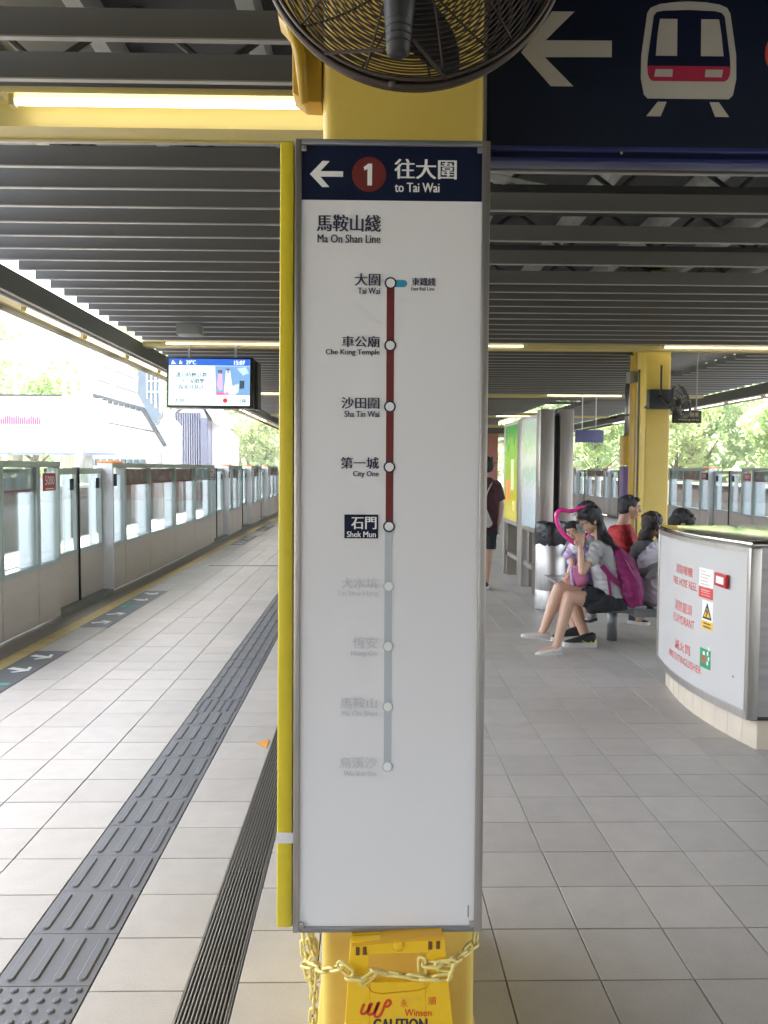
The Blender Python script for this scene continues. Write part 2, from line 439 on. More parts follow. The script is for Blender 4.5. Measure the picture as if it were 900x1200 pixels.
for i, (x, y, w, d, m) in enumerate(cells):
    if i < 300:
        o = bpy.data.objects.new('floor_tile', tile_mesh(w, d, m)); COL.objects.link(o)
        o.parent = floor; o.location = (x, y, random.uniform(-.0006, .0006)); o.rotation_euler = (random.uniform(-.0012, .0012), random.uniform(-.0012, .0012), 0)
    else:
        g = .003
        (far if m is TILE_R else farL if m is TILE_L else farM).box(x + g, x + w - g, y + g, y + d - g, -.012, 0)
for b_, m in ((far, TILE_R), (farL, TILE_L), (farM, TILE_M)):
    b_.build('distant_tiles', m, floor, kind='stuff')
# platform edge: granite strip and faded yellow line
MB().box(-3.33, -3.035, PY0, PY1, -.034, 0).build('edge_strip', GRANITE, floor)
MB().box(-3.033, -2.890, PY0, PY1, -.034, .0005).build('yellow_line', YLINE, floor)
MB().box(-2.60, -1.2, 13.40, 13.44, 0, .004).build('expansion_joint', GROOVE, floor)

# tactile guide path
tact = struct(MB().box(-1.153, -.851, PY0, PY1, -.034, -.012).build('tactile_path', GROOVE))
def tact_tile(kind, d):
    mb = MB(); w = .300; g = .0015
    mb.box(g, w - g, g, d - g, -.012, .0)
    if kind == 'bar':
        for k in range(4):
            cx = .0375 + .075 * k; hw = .0165; y0, y1 = .022, d - .022
            o = []
            for j in range(7): a = math.pi + math.pi * j / 6; o.append((math.cos(a), math.sin(a), 0))
            for j in range(7): a = math.pi * j / 6; o.append((math.cos(a), math.sin(a), 1))
            bot = [(cx + hw * a, (y1 - hw if t else y0 + hw) + hw * b, 0) for a, b, t in o]
            hw2 = hw - .005
            top = [(cx + hw2 * a, (y1 - hw if t else y0 + hw) + hw2 * b, .0055) for a, b, t in o]
            n = len(o)
            mb.add(bot + top, [tuple(range(n, 2 * n))] + [(i, (i + 1) % n, n + (i + 1) % n, n + i) for i in range(n)])
    else:
        st = w / 6
        for i in range(6):
            for j in range(6):
                cx = .028 + i * .049; cy = .022 + j * (d - .044) / 5
                mb.lathe([(.0125, 0), (.0115, .003), (.007, .0055)], (cx, cy, 0), 10)
    me = mb.mesh('tactile_tile'); me.materials.append(TACT); return me
tb, td = tact_tile('bar', .2862), tact_tile('dot', .2862)
far = MB()
for k in range(-4, 160):
    y = 2.468 + .2862 * k
    dot = k < 0 or k == 10 or k in (28, 29, 60)
    if k < 60:
        o = bpy.data.objects.new('tactile_tile', td if dot else tb); COL.objects.link(o); o.parent = tact
        o.location = (-1.152, y, random.uniform(-.0004, .0004))
    else:
        far.box(-1.15, -.853, y + .002, y + .284, -.012, 0)
far.build('distant_tactile_tiles', TACT, tact, kind='stuff')
# slot drain
drain = MB().box(-.556, -.400, 1.2, 40, -.034, -.030).build('drain_channel', BLACK); struct(drain)
for s_ in (-.556, -.404): MB().box(s_, s_ + .004, 1.2, 40, -.030, .001).build('drain_edge', STEEL, drain)
for k in range(12):
    x = -.547 + k * .0122
    MB().box(x, x + .0050, 1.2, 40, -.014, -.0005).build('grate_bar', STEEL, drain)
mb = MB()
for k in range(60): mb.box(-.551, -.405, 1.95 + k * .62, 1.956 + k * .62, -.016, -.006)
mb.build('cross_bar', DSTEEL, drain)

# floor markings in front of the gates: dark panel with arrows
def arrow_xy(cx, cy, L, wd, ang):
    p = [(-.5, 0), (-.18, .42), (-.02, .42), (-.22, .13), (.5, .13), (.5, -.13), (-.22, -.13), (-.02, -.42), (-.18, -.42)]
    c, s_ = math.cos(ang), math.sin(ang)
    return [(cx + L * a * c - wd * b * s_, cy + L * a * s_ + wd * b * c) for a, b in p]
for n_, (y0, y1, lab) in enumerate([(4.9, 7.11, 'dark floor marking with white arrows nearest the left edge'),
                      (8.2, 10.62, 'dark floor marking with white and green arrows before the open gate bay'),
                      (17.1, 19.25, 'dark arrow marking on the floor farther up the platform, third along'),
                      (20.9, 23.0, 'farthest dark arrow marking visible on the left platform edge')]):
    b = MB().box(-2.885, -2.603, y0, y1, .0008, .004).build('floor_marking', MATG)
    tag(b, lab, 'floor marking', 'arrow markings along the platform edge')
    n = 5
    for i in range(n):
        cy = y0 + (i + .5) * (y1 - y0) / n
        if n_ == 0 and i > 4: continue
        ang = math.pi if i == 2 else (R(205) if i < 2 else R(155))
        MB().xy(arrow_xy(-2.745, cy, .2 if i != 2 else .22, .22, ang + (math.pi if i == 2 else 0)), .0045, .0065).build('arrow', TEAL if i == 2 else WHITEP, b)
ts = MB().xy([(-.53, 4.60), (-.60, 4.68), (-.53, 4.76)], .001, .003).build('floor_sticker', mat('orange_sticker', (.75, .33, .04), .5))
ts.location = (.055 - .1, .02, 0)
tag(ts, 'small orange triangle sticker on the floor beside the slot drain', 'sticker')

# ------------------------------------------------------------------ ceiling
ceil = struct(MB().box(-4.0, 9.15, PY0, PY1, 4.95, 5.0).build('ceiling', ROOFG))
def slat(x0, x1, y, par, z=3.6):
    k = (round(x1 - x0, 3))
    if k not in slat.c:
        L = x1 - x0
        mb = MB(); mb.box(0, L, 0, .02, .008, .14); mb.box(0, L, .02, .07, .125, .14); mb.box(0, L, -.006, .03, 0, .008)
        me = mb.mesh('ceiling_slat'); me.materials.append(SLAT); me.materials.append(SLATLIP)
        for i, p in enumerate(me.polygons):
            if i >= 12: p.material_index = 1
        slat.c[k] = me
    o = bpy.data.objects.new('ceiling_slat', slat.c[k]); COL.objects.link(o); o.parent = par
    o.location = (x0, y, z + random.uniform(-.003, .003)); o.rotation_euler = (random.uniform(-.02, .02), random.uniform(-.0006, .0006), random.uniform(-.0006, .0006))
slat.c = {}
BEAMS = [4.75 + 8.72 * i for i in range(6)]
k = -9
SP = .4135
while True:
    y = 5.203 + SP * k; kk = k; k += 1
    if y > 52: break
    if any(-.45 < y - b < .05 and abs(y - b) < .25 for b in BEAMS): continue
    slat(-3.66 if y < 8.4 or y > 14 else -3.56, .2, y, ceil)
    if y < 8.9:
        if kk % 2 == 1: slat(.24, 9.05, y, ceil)
    elif y < 13.3:
        slat(.24, 9.05, y, ceil)
    elif y < 17.5 or y > 24:
        xe = 5.45 if y > 14.6 else [6.2, 5.2, 5.1][min(2, int((y - 13.3) / .45))]
        slat(.24, xe, y, ceil); slat(6.6, 9.05, y, ceil)
    else:
        slat(.24, 9.05, y, ceil)
MB().box(5.45, 6.6, 14.7, 17.6, 3.70, 3.74).build('flat_panel', ROOFG, ceil)
MB().box(-3.66, 9.1, PY0, .9, 3.62, 3.66).build('rear_ceiling', SLAT, ceil)
MB().box(-4.0, 9.4, PY0, -.25, 2.62, 3.60).build('light_blocker', SLAT, ceil)  # added unseen block behind the camera, keeps light off the sign and column tops
rb = MB().box(-3.2, 8.4, -46, -45, -.3, 5).build('rear_station_wall', mat('rear_wall', (.22, .21, .20), .6)); tag(rb, 'red brown end wall behind the viewer', 'wall')
for b_ in BEAMS:
    zb_ = 3.512 if b_ < 5 else 3.565
    bm_ = struct(MB().box(-3.66, 9.1, b_, b_ + .012, zb_, 3.63).box(-3.66, 9.1, b_ + .012, b_ + .16, zb_, zb_ + .012).box(-3.66, 9.1, b_ - .05, b_, 3.63, 3.642).box(-3.66, 9.1, b_ + .17, b_ + .18, zb_ - .01, 3.75).build('ceiling_beam', YBEAM))
    segs = [(-1.93, .62), (4.55, 7.05)] if b_ < 5 else [(-3.25, -1.4), (1.85, 2.5), (4.8, 6.8)]
    nm = ['left', 'right'] if b_ < 5 else ['left', 'middle', 'right']
    for (x0, x1), w_ in zip(segs, nm):
        if b_ > 32: continue
        row = ['nearest', 'second', 'third', 'fourth'][BEAMS.index(b_)]
        if (b_ < 5 and x0 > 2) : row = 'hidden nearest'
        t = empty('tube_light', ((x0 + x1) / 2, b_ - .13, 3.60), 'lit tube light under the %s ceiling beam, %s one of its row' % (row, w_), 'tube light', 'tube lights under the ceiling beams')
        MB().box(x0 - .08, x1 + .08, b_ - .17, b_ - .06, 3.622, 3.66).build('housing', YBEAM, t, bevel=.01)
        MB().tube([(x0, b_ - .13, 3.592), (x1, b_ - .13, 3.592)], .021 if b_ < 5 else .010, 10).build('lamp_tube', TUBE, t, smooth=True)
        for xx in (x0 - .03, x1 + .005): MB().box(xx, xx + .03, b_ - .155, b_ - .105, 3.565, 3.625).build('lamp_holder', YBEAM, t)
# roof structure above the slats
tr = MB()
for x in [-3.2 + 1.15 * i for i in range(11)]: tr.box(x, x + .12, PY0, PY1, 4.70, 4.94)
tr.build('purlin', mat('purlin_grey', (.38, .38, .38), .5, 0, .1), ceil, kind='stuff')
tr = MB()
for y in [1.2, 3.2, 5.9, 8.3, 10.5, 13.0, 16, 19, 22, 26, 30, 34]:
    tr.box(-3.6, 9, y, y + .16, 4.32, 4.44)
    x = -3.5
    while x < 8.5:
        tr.tube([(x, y + .08, 4.40), (x + .6, y + .3, 4.95)], .025, 6); tr.tube([(x + .6, y + .3, 4.95), (x + 1.2, y + .08, 4.40)], .025, 6); x += 1.2
tr.build('roof_truss', DARK, ceil, kind='stuff')
tr = MB()
for x0, y0, x1, y1 in [(-3, 2.6, -1.4, 4.6), (-2.2, 3.0, -1.0, 3.6), (.6, 5.6, 2.4, 7.6), (1.1, 5.6, 2.9, 7.6), (2.6, 5.6, 4.4, 7.6), (3.3, 6.6, 5, 8.4), (.5, 7.4, 2, 9), (-.8, 2.6, .2, 3.9), (-3.3, 4.0, -2.6, 5.2)]:
    tr.tube([(x0, y0, 4.3), (x1, y1, 4.62)], .045, 6)
tr.build('roof_brace', mat('brace_pale', (.5, .5, .5), .5, 0, .1), ceil, kind='stuff')
for yy, z in ((3.15, 4.05), (7.9, 4.1)):
    MB().tube([(-3.4, yy, z), (9, yy, z)], .09, 12).build('duct', DARK, ceil, smooth=True)
# roof edges with gutter trough and lights
for s_, xe in ((-1, -3.66), (1, 9.12)):
    e = struct(MB().box(xe, xe + s_ * .06, PY0, PY1, 3.38, 3.62).build('roof_edge_beam', DARK if 0 else mat('edge_beam_grey', (.10, .10, .095), .5, .1, .1, 2)))
    MB().box(xe + s_ * .06, xe + s_ * .40, PY0, PY1, 3.40, 3.42).build('trough', YBEAM, e)
    MB().box(xe + s_ * .40, xe + s_ * .43, PY0, PY1, 3.335, 3.46).build('trough_lip', mat('edge_beam_grey', (.1, .1, .1)), e)
    MB().tube([(xe + s_ * .10, PY0, 3.375), (xe + s_ * .10, PY1, 3.375)], .022, 8).build('conduit', SLATLIP, e, smooth=True)
    y = 9.42 - 2.0 * 2
    lab = 0
    while y < 30:
        if y > 6 and (s_ < 0 or y > 13):
            t = empty('tube_light', (xe + s_ * .22, y + .85, 3.39), 'lit tube in the %s roof edge trough, %s from the front' % ('left' if s_ < 0 else 'right', ['first', 'second', 'third', 'fourth', 'fifth', 'sixth', 'seventh', 'eighth', 'ninth', 'tenth', 'eleventh', 'twelfth'][lab]), 'tube light', 'tube lights in the roof edge troughs'); lab += 1
            MB().tube([(xe + s_ * .22, y, 3.372), (xe + s_ * .22, y + 1.75, 3.372)], .02, 8).build('lamp_tube', TUBE, t, smooth=True)
            for q in (y - .03, y + 1.75): MB().box(xe + s_ * .195, xe + s_ * .245, q, q + .03, 3.35, 3.40).build('lamp_holder', YBEAM, t)
        y += 2.0 if y > 9 else 4.0
sp_ = MB().box(-2.62, -2.30, 11.3, 11.6, 3.42, 3.56).build('ceiling_speaker', mat('speaker_grey', (.16, .16, .16), .5), bevel=.01)
tag(sp_, 'small grey speaker box under the slats above the screen', 'speaker')

# ------------------------------------------------------------------ platform gates
ordn = ['nearest', 'second', 'third', 'fourth', 'fifth', 'sixth', 'seventh', 'eighth']
def screen_run(X, s_, bounds, label, lamp=True, notes=()):
    """X front plane, s_ = +1 platform lies at +X"""
    t = empty('platform_screen', (X, bounds[0], 0), label, 'platform screen', 'glass platform screens along the track edges')
    th = .12
    for i, (a, b) in enumerate(zip(bounds[:-1], bounds[1:])):
        box = i == 0 and lamp
        xf = X; xb = X - s_ * th
        MB().box(xf - s_ * .012, xb, a + .012, b - .004, .03, .575).build('lower_panel', APGP, t, bevel=.004, seg_=1)
        fr = MB()
        fr.box(xf, xb, a + .004, a + .04, .575, 1.60).box(xf, xb, b - .04, b - .004, .575, 1.60).box(xf + s_ * .004, xb, a + .004, b - .004, .575, .63)
        fr.build('frame', APGF, t, bevel=.003, seg_=1)
        fr = MB().box(xf + s_ * .006, xb - s_ * .01, a + .002, b - .002, 1.60, 1.66).build('top_rail', APGF, t, bevel=.006, seg_=1)
        MB().box(xf - s_ * .02, xf - s_ * .028, a + .04, b - .04, .63, 1.60).build('glass', GLASS, t)
        L = b - a
        pw = min(.5, L * .36)
        if L < .75: MB().box(xf - s_ * .05, xf - s_ * .053, a + .16, b - .07, .62, 1.50).build('frosted_film', FROST, t, bevel=.006)
        else: MB().box(xf - s_ * .05, xf - s_ * .053, b - .06 - pw, b - .07, .62, 1.50).build('frosted_film', FROST, t, bevel=.006)
        if L >= .75: MB().box(xf - s_ * .04, xf - s_ * .06, a + .05, b - .05, 1.36, 1.58).build('header_box', mat('header_grey_green', (.30, .36, .33), .25), t)
        if L >= .75: MB().box(xf - s_ * .036, xf - s_ * .039, a + .05, b - .05, 1.36, 1.385).build('header_line', REDW, t)
        if i in notes:
            nt_ = MB().box(xf - s_ * .010, xf - s_ * .018, b - .42, b - .10, 1.36, 1.54).build('notice', REDW, t)
            MB().box(xf - s_ * .008, xf - s_ * .010, b - .37, b - .15, 1.375, 1.385).build('print', WHITEP, nt_)
            lettering('5000', (b - .38, b - .14, 1.42, 1.51) if s_ > 0 else (-(b - .14), -(b - .38), 1.42, 1.51), (lambda a_, b2: (X - s_ * .008, a_, b2)) if s_ > 0 else (lambda a_, b2: (X - s_ * .008, -a_, b2)), WHITEP, nt_)
    a = bounds[0]
    if lamp:
        MB().box(X, X - s_ * .19, a - .012, a + .006, .03, 1.655).build('end_plate', APGW, t)
        MB().box(X + s_ * .01, X - s_ * .19, a - .02, a + .36, 1.66, 1.685).build('lamp_cover', ORANGE, t, bevel=.006)
        # small door sign on the narrow panel
        MB().box(X - s_ * .008, X - s_ * .016, a + .08, a + .20, 1.36, 1.52).build('door_sign', NAVY, t)
    return t
def gate(X, s_, a, b, label):
    t = empty('sliding_gate', (X - s_ * .15, a, 0), label, 'platform gate', 'sliding platform gates')
    m_ = (a + b) / 2
    for (p, q) in ((a + .01, m_ - .012), (m_ + .012, b - .01)):
        g = MB().box(X - s_ * .13, X - s_ * .17, p, q, .05, .60).build('gate_leaf', APGP, t, bevel=.004, seg_=1)
        fr = MB().box(X - s_ * .128, X - s_ * .172, p, p + .05, .60, 1.59).box(X - s_ * .128, X - s_ * .172, q - .05, q, .60, 1.59)
        fr.box(X - s_ * .126, X - s_ * .174, p, q, .60, .65).box(X - s_ * .126, X - s_ * .174, p, q, 1.52, 1.59).build('leaf_frame', APGF, g)
        MB().box(X - s_ * .148, X - s_ * .154, p + .05, q - .05, .65, 1.52).build('glass', GLASS, g)
        MB().box(X - s_ * .19, X - s_ * .22, q - .24, q - .06, .62, 1.52).build('frosted_film', FROST, g)
        MB().box(X - s_ * .142, X - s_ * .146, q - .20, q - .08, 1.34, 1.47).build('door_sign', NAVY, g)
    MB().box(X - s_ * .11, X - s_ * .19, m_ - .011, m_ + .011, .04, 1.60).build('rubber_seal', BLACK, t)
    MB().box(X, X - s_ * .2, a, b, -.03, .048).build('threshold', DSTEEL, t)
    return t
LX = -3.25
runs_l = [[6.3, 7.33, 8.15, 8.72], [10.5, 11.05, 12.3, 13.9, 15.5, 17.0, 17.4], [19.2, 19.75, 20.6, 21.2], [22.9, 23.45, 24.4, 25.0], [26.7, 27.3, 28.5, 29.5], [31.2, 31.8, 33.2, 34.6, 36, 37.4], [39.2, 40, 41.4, 42.8, 44.2]]
rl = ['beside the left edge of the photo', 'in the middle of the left side', 'after the second gate on the left', 'after the third gate on the left', 'after the fourth gate on the left', 'far up the left side', 'at the far end of the left side']
for i, b_ in enumerate(runs_l):
    screen_run(LX, 1, b_, 'waist panel and glass platform screen ' + rl[i], i > 0, (2,) if i == 0 else (5,) if i == 1 else ())
    if i + 1 < len(runs_l): gate(LX, 1, b_[-1], runs_l[i + 1][0], ['nearest', 'second', 'third', 'fourth', 'fifth', 'sixth'][i] + ' pair of closed glass gates on the left track edge')
RX = 8.40
runs_r = [[15.0, 16.6, 17.75, 18.3], [20.06, 20.6, 21.7, 22.7, 23.9, 25.2, 26.5, 26.9], [28.6, 29.1, 30.2, 31.3], [33.0, 33.5, 34.6, 35.7], [37.4, 37.9, 39.1, 40.4], [42.1, 43, 44.4, 46]]
rr = ['beside the right edge of the photo', 'partly behind the second yellow column', 'just left of the second yellow column', 'after the third right hand gate', 'far up the right side', 'at the far end of the right side']
for i, b_ in enumerate(runs_r):
    screen_run(RX, -1, b_, 'waist panel and glass platform screen ' + rr[i], i > 0, (2,) if i in (0,) else (0, 6) if i == 1 else ())
    if i + 1 < len(runs_r): gate(RX, -1, b_[-1], runs_r[i + 1][0], ['nearest', 'second', 'third', 'fourth', 'fifth'][i] + ' pair of closed glass gates on the right track edge')

# ------------------------------------------------------------------ walls beyond the tracks
def parapet(x0, x1, h, label):
    w_ = MB().box(x0, x1, -58, 118, -1.5, h).build('parapet_wall', STAIN); tag(w_, label, 'wall')
    for i in range(42):
        y = -52 + i * 4; MB().box(x1 if x0 < 0 else x0 - .16, x1 + .16 if x0 < 0 else x0, y, y + .3, -1.1, h).build('wall_rib', CONC, w_)
    MB().box(x0 - .06, x1 + .06, -58, 118, h, h + .10).build('coping', CONC, w_)
parapet(-9.5, -9.2, .95, 'stained concrete parapet wall beyond the left track')
parapet(15, 15.3, .95, 'stained concrete parapet wall beyond the right track')

# ------------------------------------------------------------------ far buildings on the left
def window_grid(b, x0, x1, y, z0, z1, nx, nz, m, gap=.2):
    for i in range(nx):
        for j in range(nz):
            a = x0 + (x1 - x0) * (i + gap / 2) / nx; c = x0 + (x1 - x0) * (i + 1 - gap / 2) / nx
            d = z0 + (z1 - z0) * (j + gap / 2) / nz; e = z0 + (z1 - z0) * (j + 1 - gap / 2) / nz
            MB().box(a, c, y - .05, y + .02, d, e).build('window', m, b)
WGL = mat('far_window_blue', (.08, .12, .15), .15, .3, .1)
LINE = mat('far_trim_grey', (.06, .063, .075), .5, 0, .1)
# tower with vertical fins and gable, about 45 m off
T = empty('gabled_tower', (-9.6388, 45.0, 1.7195), 'white gabled tower with grey vertical fins below the hanging screen', 'building')
(x0, x1, z0, z1) = (-10.544, -8.7374, 1.1609, 4.6869)
MB().xz([(x0, -1.5), (x1, -1.5), (x1, z1 - .5), ((x0 + x1) / 2 + .3, z1 + .9), (x0, z1 - .3)], 45, 50).build('wall', mat('pale_lilac_wall', (.40, .40, .48), .5), T)
MB().xz([(x0 - .4, z1 - .5), ((x0 + x1) / 2 + .3, z1 + .9), (x1 + .5, z1 - .7), (x1 + .5, z1 - .45), ((x0 + x1) / 2 + .3, z1 + 1.15), (x0 - .4, z1 - .25)], 44.6, 50.4).build('roof', WHITEB, T)
for i in range(11):
    x = x0 + .06 + i * (x1 - x0 - .5) / 10.5
    MB().box(x, x + .07, 44.8, 45, -.5, z1 - .1).build('fin', BLUEG, T)
MB().box(x1 - .36, x1, 44.85, 44.99, -1.5, z1 - .4).build('corner_panel', BLUEG, T)
MB().xz([(x1 + .02, -1.5), (x1 + 1.05, -1.5), (x1 + 1.05, z1 - 1.3), (x1 + .02, z1 - .3)], 46, 49).build('side_wing', WHITEB, T)
# stair and ramp block, 40 m off
T = empty('stair_block', (-11.6146, 40.0, 1.7213), 'white stair block with sloping ramp bands left of the hanging screen', 'building')
MB().xz([(-14.0488, -0.4176), (-9.5971, -0.4445), (-9.5202, 3.6901), (-10.6453, 4.9256), (-13.1922, 7.9903), (-13.715, 6.5685)], 41, 42.2).build('wall', WHITEB, T)
MB().xz([(-13.4618, 5.2213), (-11.0626, 4.5582), (-9.991, 2.7039), (-10.0745, 2.6424), (-11.1471, 4.4355), (-13.4647, 5.0987)], 40.5, 41).build('ramp_edge', LINE, T)
MB().xz([(-13.492, 3.9521), (-10.3481, 3.3644), (-10.3493, 3.3027), (-13.4935, 3.8905)], 40.7, 41).build('ramp_edge', LINE, T)
MB().xz([(-13.4442, 5.9563), (-10.6428, 5.0485), (-10.6436, 5.0075), (-13.4452, 5.9156)], 40.7, 41).build('ramp_edge', LINE, T)
MB().xz([(-13.4267, 6.69), (-10.7925, 5.7445), (-10.7933, 5.7036), (-13.4277, 6.6492)], 40.7, 41).build('ramp_edge', LINE, T)
for i in range(7):
    (a, b, c, d) = (-13.5065, -13.3022, 5.0167, 5.0985)
    MB().box(a, b, 40.6, 41, c - i * .16, d - i * .16).build('louvre', LINE, T)
for i in range(8):
    px = 112 + i * 6.6
    x, y, z = (-13.1036, 40.0, 4.8111)
    MB().box(x + i * .275, x + .16 + i * .275, 40.8, 41, z - i * .07, z + .15 - i * .07).build('window', WGL, T)
for i in range(9):
    (a, b, c, d) = (-13.8291, -13.6651, 1.6907, 2.0205)
    MB().box(a + i * .32, b + i * .32 + .05, 40.8, 41, c, d).build('window', WGL, T)
# glazed wedge
T = empty('glazed_stairwell', (-10.6, 42.0, 3.797), 'blue grey glazed wedge between stair block and hanging screen', 'building')
MB().xz([(-10.9683, 6.3503), (-9.8855, 5.9284), (-9.9187, 4.1642), (-10.223, 3.6599), (-10.9937, 5.093)], 39.5, 40.3).build('glazing', mat('blue_glazing', (.12, .16, .20), .2, .2), T)
for q in range(6):
    x, y, z = (-10.5527, 39.5, 4.8842)
    MB().box(x + q * .2, x + .05 + q * .2, 39.4, 39.5, z - q * .22 , z + 1.25 - q * .07).build('mullion', WHITEB, T)
for q in range(2):
    x, y, z = (-10.5097, 39.4, 5.6819)
    MB().box(x, x + 1.1, 39.36, 39.4, z - q * .5, z + .05 - q * .5).build('transom', WHITEB, T)
# near white footbridge
T = empty('footbridge', (-13.5308, 34.0, 1.8263), 'long white covered footbridge at the far left with pink banner', 'bridge')
(x0, x1, z0, z1) = (-17.1291, -11.6505, 1.9707, 4.5487)
MB().box(x0, x1, 34, 37, z0 + .25, z1).build('deck_wall', WHITEB, T)
MB().box(x0, x1 - .9, 33.9, 34, z1 - .05, z1 + .02).build('handrail', LINE, T)
for i in range(4): MB().box(x0 + 1.1 + i * 1.45, x0 + 2.4 + i * 1.45, 33.9, 34, z0 + .12, z0 + .24).build('window', mat('pale_blue_window', (.22, .25, .34), .3), T)
(a, b, c, d) = (-15.3216, -13.4153, 3.3319, 3.7496)
BN = MB().box(a, b, 33.9, 33.98, c, d).build('banner', WHITEB, T)
for i in range(22):
    xx = a + .06 + i * (b - a) / 22
    MB().box(xx, xx + .045, 33.86, 33.89, c + .02, d - random.uniform(.02, .2)).build('banner_stroke', mat('pink_print', (.45, .10, .24), .6), BN)
MB().box(x0, x1, 33, 38, z1 + 1.9, z1 + 2.05).build('canopy', WHITEB, T)
for i in range(4): MB().box(x0 + .6 + i * 2.0, x0 + .68 + i * 2.0, 34.1, 34.2, z1, z1 + 1.9).build('post', WHITEB, T)
MB().tube([(-10.9306, 33.0, 6.3024), (-11.322, 33.0, 4.0145), (-11.5535, 33.0, 1.4375)], [.13, .17, .22], 10).build('mast', mat('mast_lilac', (.62, .62, .68), .5), T, smooth=True)
for i in range(3): MB().tube([(x0 + 2 + i * 3, 35.5, -1.5), (x0 + 2 + i * 3, 35.5, z0 + .3)], .3, 12).build('pier', CONC, T)
# distant viaduct on the right of the tower
V = MB()
V.box(-20, -3.6, 70, 74, .15, 1.2)
V = V.build('viaduct', WHITEB); tag(V, 'low white viaduct in front of the wooded hill', 'viaduct')
for i in range(5): MB().box(-19 + i * 3.5, -18.4 + i * 3.5, 71, 73, -1.5, .15).build('pier', CONC, V)
MB().box(-20, -3.6, 69.9, 70, 1.2, 1.5).build('railing', LINE, V)

# ------------------------------------------------------------------ hills and trees
def hill(name, cx, cy, rx_, ry, h, seed):
    rr_ = random.Random(seed); n = 48; vs = []; fs = []
    for i in range(n + 1):
        for j in range(n + 1):
            u, v = i / n * 2 - 1, j / n * 2 - 1
            d_ = u * u + v * v
            z = h * max(0, 1 - d_) ** 1.3 * (1 + .12 * math.sin(5 * u + seed) + .10 * math.sin(9 * v + 3 * u + seed)) + rr_.uniform(-.3, .3)
            vs.append((cx + rx_ * u, cy + ry * v, z - 1.52 if d_ < 1 else -2.2))
    for i in range(n):
        for j in range(n):
            q = i * (n + 1) + j; fs.append((q, q + n + 1, q + n + 2, q + 1))
    return struct(MB().add(vs, fs).build(name, mat('hill_green', (.16, .19, .09), .9, 0, .3, .3), smooth=True))
hill('hill', -26, 135, 46, 50, 27, 1)
hill('hill', 80, 105, 78, 60, 30, 2)
LEAF = mat('leaf_green', (.17, .25, .09), .6, 0, .45, .35)
LEAF2 = mat('leaf_yellow_green', (.30, .31, .15), .6, 0, .4, .35)
for m_ in (LEAF, LEAF2):        # thin leaves let light through
    nt = m_.node_tree; b = nt.nodes['Principled BSDF']; out = nt.nodes['Material Output']
    tr_ = nt.nodes.new('ShaderNodeBsdfTranslucent'); mx = nt.nodes.new('ShaderNodeMixShader'); mx.inputs[0].default_value = .45
    tr_.inputs[0].default_value = (.34, .44, .18, 1)
    nt.links.new(b.outputs[0], mx.inputs[1]); nt.links.new(tr_.outputs[0], mx.inputs[2]); nt.links.new(mx.outputs[0], out.inputs[0])
BARK = mat('bark', (.10, .075, .05), .9, 0, .3, 8, .6, 30)
def crown_mesh(seed, r_, h, n):
    rr_ = random.Random(seed); mb = MB(); cl = []
    for i in range(13):
        a = rr_.uniform(0, 6.28); d = rr_.uniform(.1, .78) * r_; z = rr_.uniform(-.42, .46) * h
        cl.append((d * math.cos(a), d * math.sin(a), z, rr_.uniform(.26, .42) * r_))
    for i in range(n):
        c = rr_.choice(cl); u = Vector((rr_.gauss(0, 1), rr_.gauss(0, 1), rr_.gauss(0, 1))); u.normalize()
        p = Vector(c[:3]) + u * c[3] * rr_.uniform(.7, 1.05)
        s_ = rr_.uniform(.10, .2) * (r_ / 2.4)
        a = Vector((rr_.gauss(0, 1), rr_.gauss(0, 1), rr_.gauss(0, 1))).normalized(); b = a.orthogonal().normalized()
        mb.add([p - a * s_, p - b * s_ * .5, p + a * s_, p + b * s_ * .5], [(0, 1, 2, 3)])
    me = mb.mesh('crown', recalc=False); return me
def trunk_mesh(seed, h, r_):
    rr_ = random.Random(seed); mb = MB()
    mb.tube([(0, 0, 0), (.1, .05, h * .35), (.05, -.05, h * .7), (.1, 0, h)], [r_, r_ * .8, r_ * .55, r_ * .2], 8)
    for i in range(6):
        a = i * 1.05 + rr_.uniform(-.3, .3); z = h * rr_.uniform(.45, .75)
        mb.tube([(.05, 0, z), (math.cos(a) * .7, math.sin(a) * .7, z + .7), (math.cos(a) * 1.5, math.sin(a) * 1.5, z + 1.5)], [r_ * .4, r_ * .25, r_ * .08], 6)
    return mb.mesh('trunk')
crs = [crown_mesh(i, 2.7, 3.8, 3000) for i in range(3)]; tks = [trunk_mesh(i, 4.6, .2) for i in range(3)]
for i, m_ in enumerate(crs): m_.materials.append([LEAF, LEAF2, LEAF][i])
for m_ in tks: m_.materials.append(BARK)
def tree(x, y, z, s_, k, label):
    t = empty('tree', (x, y, z), label, 'tree', 'trees beyond the platform'); t.scale = (s_, s_, s_ * random.uniform(.9, 1.15)); t.rotation_euler = (0, 0, random.uniform(0, 6))
    a = bpy.data.objects.new('trunk', tks[k]); COL.objects.link(a); a.parent = t
    a = bpy.data.objects.new('crown', crs[k]); COL.objects.link(a); a.parent = t; a.location = (0, 0, 4.9)
TR = [(21, 40, 1.0, 'first broad tree beyond the right parapet, behind the gates'), (24, 44, 1.15, 'second broad tree beyond the right parapet'), (28, 50, 1.2, 'third broad tree beyond the right parapet'),
      (32, 47, 1.3, 'tall tree at the right edge beyond the parapet'), (22, 58, 1.2, 'tree seen just right of the second yellow column'), (27, 66, 1.5, 'big tree on the lower right slope'),
      (17.5, 62, 1.0, 'small tree by the right track, far back'), (36, 62, 1.7, 'big tree on the upper right slope'), (19, 78, 1.5, 'tree beyond the steel poster stand'), (42, 72, 1.9, 'wide tree high on the right hill')]
for i, (x, y, s_, lb) in enumerate(TR): tree(x, y, -1.5, s_, i % 3, 'green leafy ' + lb)
